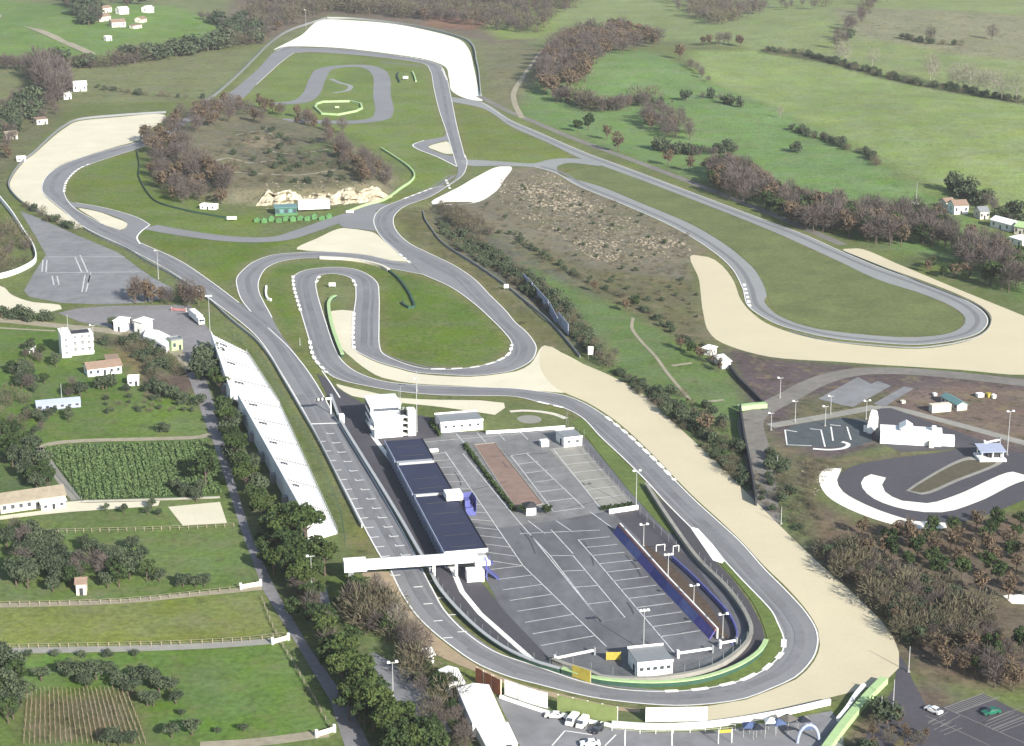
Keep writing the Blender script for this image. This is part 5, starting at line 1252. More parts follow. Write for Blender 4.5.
# --- lamp posts and masts
def mast(px, h, label, heads=2, name='lamp_post', cat='lamp post', group='lamp posts', plat=False, r=.16):
    p = W(*px); rt = thing(name, label, cat, p, PIT_ANG, group)
    m_ = MB(); m_.tube((0, 0, -.3), (0, 0, h), r, r * .5, 8); m_.build('pole', M['steel'], rt)
    if heads:
        m_ = MB(); LOCAL.box(m_, -1.0, 1.0, -.08, .08, h, h + .16); m_.build('cross_arm', M['steel'], rt)
        for k in range(heads):
            x = -1.0 + 2.0 * k / max(1, heads - 1); m_ = MB(); LOCAL.box(m_, x - .38, x + .38, -.45, .3, h + .163, h + .55, taper=.06); m_.build('lamp', M['white'], rt)
    m_ = MB(); LOCAL.box(m_, -.35, .35, -.35, .35, -.2, .3); m_.build('base', M['concrete'], rt)
mast((636,510), 12.5, 'tall lamp post at the corner of the lower yard beside the pale bays', 2)
mast((643.5,651), 11, 'tall lamp post behind the paddock office', 3)
mast((643.5,546), 6.5, 'lamp post in the lower yard nearest its head wall')
mast((668,577), 6.5, 'lamp post with large lamps halfway down the lower yard', 3)
mast((693.5,608.5), 6.5, 'lamp post above the planting bed of the lower yard')
mast((722.5,638), 6.5, 'lamp post at the narrow end of the lower yard')
mast((158.5,279), 13, 'tall mast by the barrier of the upper car park', 1)
mast((210,331), 14.5, 'tall floodlight mast at the upper end of the grandstand', 4, 'floodlight_mast', 'floodlight')
mast((68.5,338), 10, 'thin mast behind the white villa', 0); mast((93.5,340), 6, 'short lamp mast at the right of the white villa', 1)
mast((306,28), 17, 'tall mast beyond the top bend', 1)
mast((417,432), 22, 'thin aerial mast beside the control tower', 0, 'aerial_mast', 'mast', None)
mast((312,594), 11, 'lamp post on the verge by the sloping path', 1); mast((393,697), 9, 'lamp post on the sloping lane', 2)
mast((780,398), 7.5, 'lamp post on the dark earth by the service road', 1); mast((795,422), 7.5, 'lamp post left of the tarmac courts', 1)
mast((825,426), 7, 'lamp post between the tarmac courts', 1); mast((830.5,414), 6.5, 'lamp post behind the tarmac courts', 1)
mast((866,419), 6.5, 'lamp post beside the white arched wall', 2); mast((1007,455), 15, 'tall lamp post beside the kart pavilion', 2)
mast((771,430), 6, 'lamp post at the junction of the concrete road', 1); mast((781,524), 5.5, 'short white post on the bank by the concrete road', 0)
mast((777,470), 5, 'short post above the bank by the concrete road', 0); mast((908.5,672), 7, 'white post at the corner of the beige gravel', 0)
mast((893,706), 7, 'white post beside the access road', 0); mast((881,715), 5, 'shorter white post beside the access road', 0)
mast((300,345), 3, 'short white marker post on the hairpin turf', 0, 'marker_post', 'post', None); mast((882,540), 3, 'thin post at the outer kart run off', 0, 'marker_post', 'post', None)
mast((417,392), 5, 'lamp mast on the gravel beyond the control tower', 1); mast((916,204), 12, 'thin dark pole in the meadow behind the tree belt', 0)
mast((62,402), 7, 'white pole beside the greenhouse', 0)

# --- start gantry and flag hut
def gantry():
    a = W(331, 414); rt = thing('start_gantry', 'white start light gantry arm reaching over the straight', 'gantry', a, PIT_ANG)
    m_ = MB(); m_.tube((0, 0, -.2), (0, 0, 6), .25, .2, 8); m_.build('pole', M['white'], rt)
    m_ = MB(); LOCAL.box(m_, -5.5, .4, -.2, .2, 5.4, 6.2); m_.build('arm', M['white'], rt)
    for x in (-5, -3.6, -2.2): m_ = MB(); LOCAL.box(m_, x - .4, x + .4, -.4, -.21, 5.1, 6.4); m_.build('signal_box', M['dkgrey'], rt)
gantry()
tank('small white marshal box on the pit wall', (340,424), 1.6, 2.2, 3.0, 'white', 'marshal_box', 'hut')
def beam(label, a, b, h=1.1, name='boom_barrier'):
    A, B = W(*a), W(*b); F = Frame(A, B); rt = F.root(name, label, 'gate')
    part(LOCAL, rt, 'beam', [(0, F.L, -.25, .25, h, h + .5)], M['white']); part(LOCAL, rt, 'post', [(-.3, .2, -.4, .4, -.1, h + 1.1)], M['white']); part(LOCAL, rt, 'post', [(F.L - .2, F.L + .3, -.4, .4, -.1, h + 1.1)], M['grey'])
beam('white boom gate at the near left of the paddock', (555,663), (594,655)); beam('white boom gate right of the paddock office', (678,658), (712,653)); beam('short white gate at the narrow end of the lower yard', (720,648), (736,645))
def board(label, a, b, h, m, frame='grey', z0=.3, name='hoarding', cat='hoarding', group=None, n=0, th=.2):
    A, B = W(*a), W(*b); F = Frame(A, B); rt = F.root(name, label, cat, group); L = F.L
    part(LOCAL, rt, 'panel', [(0, L, 0, th, z0, h)], M[m])
    k = max(2, n or int(L / 4) + 1)
    for i in range(k):
        x = (L - .25) * i / (k - 1); part(LOCAL, rt, 'post', [(x, x + .25, th + .003, th + .25, -.3, h + .1), (x, x + .25, th + .25, th + 1.4, -.3, .1)], M[frame])
    return rt
board('yellow advertising board on the near green barrier', (572,677.5), (590,684), 3.4, 'yellow'); board('small yellow board inside the paddock beside the office', (606,661), (621,661), 2.4, 'yellow')
for i, (a, b) in enumerate((((475.5,684),(482.5,687.5)), ((484,688.5),(491,692)), ((492,692.5),(500,697)))):
    board(('rust brown panel nearest the white shed', 'rust brown panel in the middle of three', 'rust brown panel beside the white panels')[i], a, b, 4.4, 'rust', 'offwhite', group='rust brown track side panels')
    F = Frame(W(*a), W(*b))
for i, (a, b) in enumerate((((504.5,696),(517.5,700.5)), ((518.3,701),(527.5,704)), ((528.2,704.3),(537.3,707)), ((538,707.3),(547,709.5)))):
    board(('leftmost and widest white panel under the bend', 'second white panel under the bend from the rust panels', 'third white panel under the bend from the rust panels', 'white panel under the bend next to the green hoarding')[i], a, b, 4.3, 'white', group='white track side panels')
B_('wall', 'low white wall at the foot of the track side panels', [(500,698),(520,705),(550,714.5),(580,721),(612,727)], .8, 'white_conc', .6, cat='wall')
board('long olive green hoarding with white end posts below the bend', (557,713), (617,725.5), 4.6, 'hoard_green', 'white', n=5)
board('large blank white hoarding below the last bend', (645.5,723), (707,722), 3.9, 'white', 'grey')
# blue and white hoarding in the valley
for i, (a, b) in enumerate((((523,284),(532,294)), ((533,295),(548,312)), ((549,313),(557,322)), ((558,323.5),(568,336)))):
    board(('topmost panel of the blue grey valley hoarding', 'second panel of the blue grey valley hoarding', 'third panel of the blue grey valley hoarding', 'lowest panel of the blue grey valley hoarding')[i], a, b, 5.0, 'blue_pale', 'dkgrey', group='blue grey hoarding in the valley')
def stele(label, px, h, w=1.6, m='white', name='marker_board'):
    F = Frame(W(*px), ang=0); rt = F.root(name, label, 'sign'); part(LOCAL, rt, 'panel', [(0, w, 0, .2, h * .35, h)], M[m]); part(LOCAL, rt, 'post', [(.1, .25, .203, .4, -.2, h * .9), (w - .25, w - .1, .203, .4, -.2, h * .9)], M['grey'])
stele('small white board at the lower end of the valley hoarding', (588,359), 5, 2); stele('white marshal board on the valley barrier', (504,290), 2.6, 2); stele('small white board on the infield kart turf', (335,109), 2, 3, 'green_pale'); stele('white board inside the green tyre pen', (403,80), 3, 4)
stele('white sign in the turf ring inside the hairpin', (329,288), 2.4, 3); stele('small white sign by the pavilion lane', (227,221), 2.4, 5); stele('white sign where the green barrier meets the lane', (346,214), 1.8, 4)
# white arched wall and kart buildings
def arch_wall():
    F = Frame(W(871, 434), ang=1.1); rt = F.root('arched_wall', 'tall white curved wall end beside the tarmac courts', 'wall')
    mb = MB()
    for k in range(8):
        a0, a1 = math.pi * k / 8 * .9, math.pi * (k + 1) / 8 * .9
        z = lambda a: 7.2 * math.sin(max(.25, a)) ** .6
        mb.hexa([(k * 1.0, 0, -.2), (k * 1.0 + 1, 0, -.2), (k * 1.0 + 1, 1.4, -.2), (k * 1.0, 1.4, -.2)], [(k * 1.0, 0, z(a0)), (k * 1.0 + 1, 0, z(a1)), (k * 1.0 + 1, 1.4, z(a1)), (k * 1.0, 1.4, z(a0))])
    mb.build('panel', M['white'], rt); part(LOCAL, rt, 'buttress', [(1, 1.5, 1.403, 3, -.2, 2.4), (6, 6.5, 1.403, 3, -.2, 2.4)], M['white'])
arch_wall()
def kart_hall():
    F = Frame(W(880, 443.5), W(941, 447)); L = F.L; rt = F.root('kart_hall', 'long white kart building with stepped gable behind the kart circuit', 'building')
    part(LOCAL, rt, 'wall', [(0, L, 0, 6, -.2, 4.6), (L * .33, L * .5, -.05, 6.05, 4.603, 5.6), (L + .003, L + 4.4, 1, 5, -.2, 3.0)], M['white'])
    mb = MB(); mb.add([(L*.30, -.2, 5.605), (L*.53, -.2, 5.605), (L*.415, -.2, 7.0), (L*.30, 6.2, 5.605), (L*.53, 6.2, 5.605), (L*.415, 6.2, 7.0)], [(0,1,2),(5,4,3),(0,2,5,3),(2,1,4,5),(1,0,3,4)]); mb.build('gable', M['white'], rt)
    part(LOCAL, rt, 'roof', [(-.2, L * .33 - .02, -.2, 6.2, 4.603, 4.8), (L * .5 + .02, L + .2, -.2, 6.2, 4.603, 4.8)], M['white'])
    for k in range(9): part(LOCAL, rt, 'window', [(1.5 + L * k / 9.5, 2.6 + L * k / 9.5, -.06, .1, 1.7, 2.6)], M['offwhite'])
    part(LOCAL, rt, 'porch', [(L - 4, L - 2.4, -1.8, -.01, -.1, 2.2)], M['offwhite']); part(LOCAL, rt, 'turret', [(L - 3.2, L - 1.8, 2, 4, 4.81, 6.2)], M['white'])
kart_hall()
def pavilion():
    F = Frame(W(981, 461.5), W(1004, 461)); L = F.L; rt = F.root('kart_pavilion', 'small open pavilion with blue roof on a white plinth', 'pavilion')
    part(LOCAL, rt, 'plinth', [(-.6, L + .6, -.8, 6.8, -.1, .8)], M['white'])
    for x in (.2, L * .5, L - .5):
        for y in (.2, 5.4): part(LOCAL, rt, 'column', [(x, x + .3, y, y + .3, .803, 3.2)], M['white'])
    part(LOCAL, rt, 'cabin', [(L * .35, L - .8, 1.5, 5, .803, 3.1)], M['dkgrey'])
    mb = MB(); mb.hexa([(-.5, -.6, 3.203), (L + .5, -.6, 3.203), (L + .5, 6.5, 3.9), (-.5, 6.5, 3.9)], [(-.5, -.6, 3.4), (L + .5, -.6, 3.4), (L + .5, 6.5, 4.1), (-.5, 6.5, 4.1)]); mb.build('roof', M['blue_pale'], rt)
pavilion()
beam('pale boom over the kart circuit entrance', (984,449), (999,446), 2, 'boom_barrier')
# materials yard on the bare earth
tank('largest white site cabin on the bare earth', (932,413.5), 7.4, 2.6, 2.8, 'offwhite', 'site_cabin', 'cabin'); tank('small white site cabin right of the long shed', (957.5,410), 2.4, 2.4, 2.2, 'white', 'site_cabin', 'cabin')
tank('white bundle of sacks left on the bare earth', (902,404), 1.4, 1.6, .9, 'offwhite', 'supply_crate', 'crate'); tank('white crate nearest the service road bend', (934,396.5), 1.2, 1.4, .9, 'white', 'supply_crate', 'crate')
for i, x in enumerate((978, 988, 993)): tank(('white supply heap left of the earth mound', 'yellowish supply crate above the earth mound', 'white supply crate right of the earth mound')[i], (x, 398 + (i == 2)), 2.4 - .6 * i, 2, 1.3, ('white','yellow','white')[i], 'supply_crate', 'crate')
house('long_shed', 'long thin shed with teal roof on the bare earth', 'shed', (941,402), (957,411), 4, 2.2, 'offwhite', 'teal', 'gable', 3)
# green pavilion and trailer by the knoll
def green_lodge():
    F = Frame(W(275.5, 215.5), W(297, 214.6)); L = F.L; rt = F.root('marshal_lodge', 'green glazed lodge with pale teal roof under the rock cliff', 'lodge')
    part(LOCAL, rt, 'wall', [(0, L, 0, 8, -.2, 3.9)], mat('green lodge wall', (86,132,118), var=.1))
    for k in range(5): part(LOCAL, rt, 'window', [(L * (k + .12) / 5, L * (k + .88) / 5, -.06, .08, 1.2, 3.1)], M['teal'] if k % 2 else M['glass'])
    part(LOCAL, rt, 'roof', [(-.5, L + .5, -.7, 8.5, 3.903, 4.2)], M['teal']); part(LOCAL, rt, 'railing', [(-.3, L + .3, -1.4, -1.3, -.1, 1.0)], M['green_tent'])
green_lodge()
def trailer():
    F = Frame(W(298.5, 211.8), W(330, 210.5)); L = F.L; rt = F.root('trailer', 'long white box trailer parked beside the green lodge', 'trailer')
    part(LOCAL, rt, 'box', [(0, L, 0, 4, 1.0, 5.6)], M['white']); part(LOCAL, rt, 'chassis', [(.3, L - .3, .4, 3.6, .6, .997)], M['dkgrey'])
    for x in (2, 3.4, L - 2.5):
        m_ = MB(); m_.tube((x, .1, .5), (x, 3.9, .5), .5, .5, 12); m_.build('wheel', M['tyre'], rt)
trailer()
for i in range(11):
    t = i / 10; x = 254 + 72 * t
    p = (x, 222.5 - 3.6 * t + (1.2 if i % 2 else 0)); F = Frame(W(*p), ang=.1 * (i % 3)); rt = F.root('canvas_stall', 'low green canvas stall in the row before the lodge', 'stall', 'green canvas stalls before the lodge')
    w_, d_, h_ = 3.2, 2.6, 1.5 + .25 * (i % 3); mb = MB(); mb.add([(0,0,h_),(w_,0,h_),(w_,d_,h_),(0,d_,h_),(w_/2,d_/2,h_+.9)], [(0,1,4),(1,2,4),(2,3,4),(3,0,4),(3,2,1,0)]); mb.build('canopy', M['green_tent'], rt)
    part(LOCAL, rt, 'skirt', [(.15, w_ - .15, .15, d_ - .15, -.1, h_ - .003)], M['green_tent'])
house('equipment_shed', 'low white shed at the foot of the knoll trees', 'shed', (200,209), (215,210), 4, 2.0, 'white', 'white', 'flat', 2)

# --- white sheds, tents and vehicles at the bottom
def shed(label, rf, h, name='white_shed', win=0):
    """long low shed from its four roof corners: near left, near right, far right, far left"""
    P = [Wz(*p, h) for p in rf]; O = Vector((P[0].x, P[0].y, 0)); rt = thing(name, label, 'shed', O, 0)
    q = [p - O for p in P]; mb = MB(); ins = [Vector((p.x, p.y, 0)) for p in q]; c = sum(ins, Vector()) / 4
    mb.hexa([(p * .985 + c * .015) + Vector((0, 0, -.3)) for p in ins], [(p * .985 + c * .015) + Vector((0, 0, h - .2)) for p in ins]); mb.build('wall', M['white_conc'], rt)
    mb = MB(); e = .9; m0 = (q[0] + q[1]) / 2 + Vector((0, 0, e)); m1 = (q[2] + q[3]) / 2 + Vector((0, 0, e))
    mb.add([q[0], q[1], q[2], q[3], m0, m1, q[0] - Vector((0,0,.19)), q[1] - Vector((0,0,.19)), q[2] - Vector((0,0,.19)), q[3] - Vector((0,0,.19))], [(0,4,5,3),(4,1,2,5),(0,6,7,1,4),(3,5,2,8,9),(0,3,9,6),(1,7,8,2),(6,9,8,7)]); mb.build('roof', M['white'], rt)
    d = (q[1] - q[0]); L = d.length; d.normalize(); nrm = Vector((d.y, -d.x, 0)); mb = MB()
    for k in range(2):
        a = q[0] + d * (L * (.2 + .4 * k)); a.z = 0; b = a + d * (L * .2)
        mb.hexa([a + nrm * .08, b + nrm * .08, b - nrm * .1, a - nrm * .1], [v + Vector((0, 0, 2.6)) for v in (a + nrm * .08, b + nrm * .08, b - nrm * .1, a - nrm * .1)])
    mb.build('door', M['dkgrey'], rt)
    return rt
shed('large white gabled shed beside the lower car park', [(472.5,724),(505,720.5),(489,684.5),(457,688)], 3.4)
shed('lower white shed at the bottom edge with sloping roof', [(487,748),(518,743),(508,722),(476,727)], 2.6)
shed('small white hut beside the bare trees above the large shed', [(449,686),(466,683.5),(458,668),(438,669.5)], 2.6, 'white_hut')
house('white_hut', 'tiny white hut at the outer edge of the bend', 'hut', (427,664), (434,663), 3, 2.2, 'white', 'white', 'mono', 1, door=False)
def car(label, px, ang, L=4.4, Wd=1.8, H_=1.45, m='carwhite', van=False, group=None):
    rt = thing('parked_car' if not van else 'parked_van', label, 'car' if not van else 'van', W(*px, .09), ang, group)
    if van: prof = [(0,.35),(0,1.0),(.25,1.15),(.95,1.95),(L-.05,2.0),(L,1.7),(L,.35)]
    else: prof = [(0,.3),(.02,.72),(.25,.82),(1.2,.92),(1.9,H_),(3.3,H_),(4.05,.98),(L,.92),(L,.32)]
    mb = MB(); n = len(prof); ins = lambda z: .0 if z < .95 else (.22 if not van else .1)
    mb.hexa([(x, -Wd/2 + ins(z), z) for x, z in prof], [(x, Wd/2 - ins(z), z) for x, z in prof]); mb.build('body', M[m], rt)
    g = MB()
    if van: g.quad((.33,-.75,1.27),(.33,.75,1.27),(.9,.72,1.9),(.9,-.72,1.9)); 
    else:
        g.quad((1.24,-.66,.97),(1.24,.66,.97),(1.84,.6,H_-.04),(1.84,-.6,H_-.04)); g.quad((3.38,-.6,H_-.04),(3.38,.6,H_-.04),(3.98,.66,1.02),(3.98,-.66,1.02))
        for v in g.v: pass
    g.v = [(x - (.03 if x < 2.5 else -.03), y, z + .04) for x, y, z in g.v]; g.build('windscreen', M['glass'], rt)
    for s in (-1, 1):
        y = s * (Wd / 2 - (.2 if not van else .09)); 
        if not van:
            g = MB(); g.hexa([(1.5,y,1.0),(3.75,y,1.0),(3.25,y,H_-.07),(1.95,y,H_-.07)],[(1.5,y+s*.03,1.0),(3.75,y+s*.03,1.0),(3.25,y+s*.03,H_-.07),(1.95,y+s*.03,H_-.07)]); g.build('side_window', M['glass'], rt)
        for x in (.85, L - .9):
            w_ = MB(); w_.tube((x, s * (Wd/2 - .2), .32), (x, s * (Wd/2 + .02), .32), .32, .32, 12); w_.build('wheel', M['tyre'], rt)
        w_ = MB(); LOCAL.box(w_, -.03, .05, s * .55 - .18, s * .55 + .18, .58, .72); w_.build('headlight', M['steel'], rt)
car('white car turning into the visitor car park', (926,709), -.9); car('green car parked alone in the visitor car park', (983,715.5), .35, m='cargreen')
car('large white car parked under the white track side panels', (545,717), -.15, 5.2); car('white van parked nearest the olive green hoarding', (568.5,727.5), 1.15, 4.6, 1.9, van=True)
car('second white van beside the van under the green hoarding', (579,730), 1.15, 4.4, 1.8, van=True); car('white car in the bay at the bottom edge', (580,746), .1, 4.6)
car('small dark car at the bend of the lower car park', (592,735), .9, 3.6, 1.6, m='cardark')
for i, (x, y) in enumerate(((596,727),(601,729))):
    rt = thing('motorcycle', ('dark motorcycle parked next to the white vans', 'dark motorcycle parked at the end of the green hoarding')[i], 'motorcycle', W(x, y, .09), .8 + i * .3)
    for px_ in (0, 1.4): w_ = MB(); w_.tube((px_, -.07, .32), (px_, .07, .32), .32, .32, 12); w_.build('wheel', M['tyre'], rt)
    part(LOCAL, rt, 'body', [(.3, 1.3, -.16, .16, .45, .85)], M['cardark']); part(LOCAL, rt, 'seat', [(.75, 1.6, -.15, .15, .853, .98)], M['black']); part(LOCAL, rt, 'handlebar', [(.28, .36, -.38, .38, 1.0, 1.06)], M['steel'])
def gazebo(label, px, w_, h_, m, ang=0, pitch=1.0):
    F = Frame(W(*px), ang=ang); rt = F.root('gazebo', label, 'gazebo', 'gazebos under the white parapet')
    mb = MB(); mb.add([(0,0,h_),(w_,0,h_),(w_,w_,h_),(0,w_,h_),(w_/2,w_/2,h_+pitch)], [(0,1,4),(1,2,4),(2,3,4),(3,0,4),(3,2,1,0)]); mb.build('canopy', M[m], rt)
    for x in (.1, w_ - .1):
        for y in (.1, w_ - .1): p_ = MB(); p_.tube((x, y, -.1), (x, y, h_), .06, .06, 5); p_.build('leg', M['steel'], rt)
for x, y, w_, h_, m_, a, l in ((743,738,3.2,2.4,'canvas_blue',0,'blue gazebo at the left end under the white parapet'),(753,740,3.0,2.4,'cardark',.2,'dark gazebo beside the left blue one under the parapet'),(765,734,2.8,2.6,'white',0,'white gazebo between the blue ones under the parapet'),(775,736,3.4,2.4,'canvas_blue',.4,'blue gazebo right of the white one under the parapet'),(788,734,3.6,2.8,'canvas_grey',.7,'grey gazebo with tilted roof under the parapet'),(800,733,3.0,2.5,'cardark',.3,'dark gazebo right of the grey one')):
    gazebo(l, (x, y), w_, h_, m_, a)
def blue_arch():
    O = W(808, 742); rt = thing('inflatable_arch', 'pale blue arch on thin legs right of the gazebos', 'arch', O, .2); mb = MB(); pts = [Vector((2.6 * math.cos(a), 0, 4.4 * math.sin(a))) for a in [math.pi * k / 10 for k in range(11)]]
    for a, b in zip(pts[:-1], pts[1:]): mb.tube(a, b, .38, .38, 8)
    mb.build('tube', M['blue_pale'], rt); part(LOCAL, rt, 'banner', [(-1.6, 1.6, -.1, .1, 3.2, 4.3)], M['canvas_blue'])
blue_arch()
def frame_gate():
    F = Frame(W(718, 744), W(732, 743)); rt = F.root('frame_gate', 'thin white frame gate with small board below the parapet', 'gate'); L = F.L
    part(LOCAL, rt, 'post', [(0, .15, 0, .15, -.1, 3.6)], M['white']); part(LOCAL, rt, 'post', [(L - .15, L, 0, .15, -.1, 3.6)], M['white']); part(LOCAL, rt, 'board', [(.16, L - .16, 0, .12, 2.7, 3.5)], M['yellow'])
frame_gate()
mesh_fence('white rail fence below the white parapet', [(612,731),(640,734),(690,733),(735,730)], 1.4, 3, 'white', 'rail fences', 'rail_fence', 2, 'white')
# start of the car park by the avenue: trucks, sheds
def truck():
    F = Frame(W(202, 325.5), W(192, 317)); L = F.L; rt = F.root('truck', 'white lorry with long box body beside the floodlight mast', 'lorry')
    part(LOCAL, rt, 'box', [(2.6, L, -1.3, 1.3, .9, 3.7)], M['white']); part(LOCAL, rt, 'cab', [(0, 2.4, -1.25, 1.25, .5, 3.0)], M['white']); part(LOCAL, rt, 'windscreen', [(-.06, .05, -1.1, 1.1, 1.7, 2.6)], M['glass'])
    for x in (1, L - 2, L - 3.2):
        m_ = MB(); m_.tube((x, -1.3, .5), (x, 1.3, .5), .5, .5, 12); m_.build('wheel', M['tyre'], rt)
truck()
board('red and white barrier board at the edge of the upper yard', (171,311), (186,312), 1.4, 'red', 'white')
house('white_shed', 'left of the two small tall white sheds above the lane', 'shed', (114,331), (124,332), 5, 4.2, 'white', 'white', 'mono', 0, door=True)
house('white_shed', 'right of the two small tall white sheds joined to the long white roof', 'shed', (134.5,333), (143,335.5), 5, 5.2, 'white', 'white', 'mono', 0, door=True)
shed('long white roofed canopy beside the curved lane', [(143,336),(166,347),(172.5,337),(146,328)], 3.0, 'white_canopy')
house('ticket_hut', 'small cream hut at the end of the white canopy', 'hut', (172,351), (183,349.5), 5, 4.0, 'green_pale', 'grey', 'flat', 1, ang=None)
# villa and its neighbours
def villa():
    F = Frame(W(62.5, 358), W(94.5, 355)); L = F.L; rt = F.root('villa', 'tall white three storey villa with balconies and flat terrace roof', 'house')
    part(LOCAL, rt, 'wall', [(0, 3.6, 0, 9, -.3, 9.4), (3.603, L, 1.6, 9, -.3, 8.2)], M['white'])
    part(LOCAL, rt, 'roof', [(-.2, 3.7, -.2, 9.2, 9.403, 9.65), (3.72, L + .2, 1.4, 9.2, 8.203, 8.45)], M['white']); part(LOCAL, rt, 'roof_terrace', [(4.4, L - 1, 3, 8, 8.453, 8.7)], M['dkgrey'])
    for k in range(3):
        b = part(LOCAL, rt, 'balcony', [(3.62, L, 0, 1.597, .9 + 2.6 * k, 1.15 + 2.6 * k)], M['white']); part(LOCAL, rt, 'balustrade', [(3.62, L, 0, .15, 1.153 + 2.6 * k, 2.1 + 2.6 * k)], M['white'], b)
        for x in (4.8, 7.6, 10.2):
            if x + 1.2 < L: part(LOCAL, rt, 'window', [(x, x + 1.2, 1.54, 1.65, 1.4 + 2.6 * k, 3.0 + 2.6 * k)], M['grey'])
        part(LOCAL, rt, 'window', [(1.2, 2.4, -.06, .08, 1.4 + 2.6 * k, 2.6 + 2.6 * k)], M['grey'])
    part(LOCAL, rt, 'chimney', [(1, 1.8, 5, 5.8, 9.653, 10.8)], M['offwhite'])
villa()
house('bungalow', 'low cream house with pinkish tiled roof below the villa', 'house', (88,377), (122,373), 7, 3.0, 'white', 'tile', 'gable', 4)
house('annex', 'small tiled annex at the right of the cream house', 'house', (107,369), (119,368), 5, 3.6, 'white', 'tile', 'mono', 1)
house('white_shed', 'flat white roofed shed beside the low cream house', 'shed', (128,386), (139,385.5), 5, 2.2, 'white', 'white', 'flat', 1)
house('greenhouse', 'long low pale blue greenhouse in the kitchen garden', 'greenhouse', (36.5,411), (81,407), 4.5, 2.0, 'blue_pale', 'blue_pale', 'gable', 6, door=False, over=.1)
house('farmhouse', 'long cream farmhouse with row of dark windows by the cream yard', 'house', (1,514), (66,504.5), 8, 3.2, 'offwhite', 'stake', 'gable', 7)
house('white_annex', 'white awning roofed annex at the right of the long farmhouse', 'annex', (42,511), (66,507), 3, 2.2, 'white', 'white', 'mono', 2)
house('shrine', 'tiny white chapel with arched door at the edge of the olive grove', 'chapel', (76.5,595.5), (86.5,595), 4, 3.4, 'offwhite', 'tile', 'gable', 0, door=True)
house('pump_house', 'small white hut among the garden trees west of the villa', 'hut', (29,353), (34,353), 2, 1.6, 'white', 'white', 'mono', 0)
for i, (a, b) in enumerate((((240,590),(262,586)), ((272,645),(290,640)), ((316,738),(336,732)))):
    F = Frame(W(*a), W(*b)); rt = F.root('gate', ('white gate with piers at the end of the long fence', 'white gate with piers on the avenue beside the meadow path', 'stone gate at the bottom of the avenue')[i], 'gate', 'field gates on the avenue'); L = F.L
    part(LOCAL, rt, 'pier', [(0, .6, 0, .6, -.2, 1.9)], M['white']); part(LOCAL, rt, 'pier', [(L - .6, L, 0, .6, -.2, 1.9)], M['white']); part(LOCAL, rt, 'leaf', [(.62, L - .62, .2, .3, .1, 1.4)], M['offwhite'])
# stake vineyard: 24 rows
for k in range(24):
    t = k / 23; a = W(28 + 98 * t, 692 - 2 * t); b = W(24 + 122 * t, 744); O = a.copy(); mb = MB()
    for j in range(22):
        p = a.lerp(b, (j + random.uniform(-.25, .25)) / 21) - O; hs = random.uniform(.8, 1.5); lx = random.uniform(-.15, .15)
        if random.random() < .9: mb.hexa([(p.x - .05, p.y - .05, -.1), (p.x + .05, p.y - .05, -.1), (p.x + .05, p.y + .05, -.1), (p.x - .05, p.y + .05, -.1)], [(p.x - .05 + lx, p.y - .05, hs), (p.x + .05 + lx, p.y - .05, hs), (p.x + .05 + lx, p.y + .05, hs), (p.x - .05 + lx, p.y + .05, hs)])
    mb.tube((0, 0, .9), b - O + Vector((0, 0, .9)), .02, .02, 3)
    o = mb.build('vine_row', M['vine_stake']); o.location = O; tag(o, 'row of weathered stakes in the bare vineyard', 'vine row', 'rows of the stake vineyard')
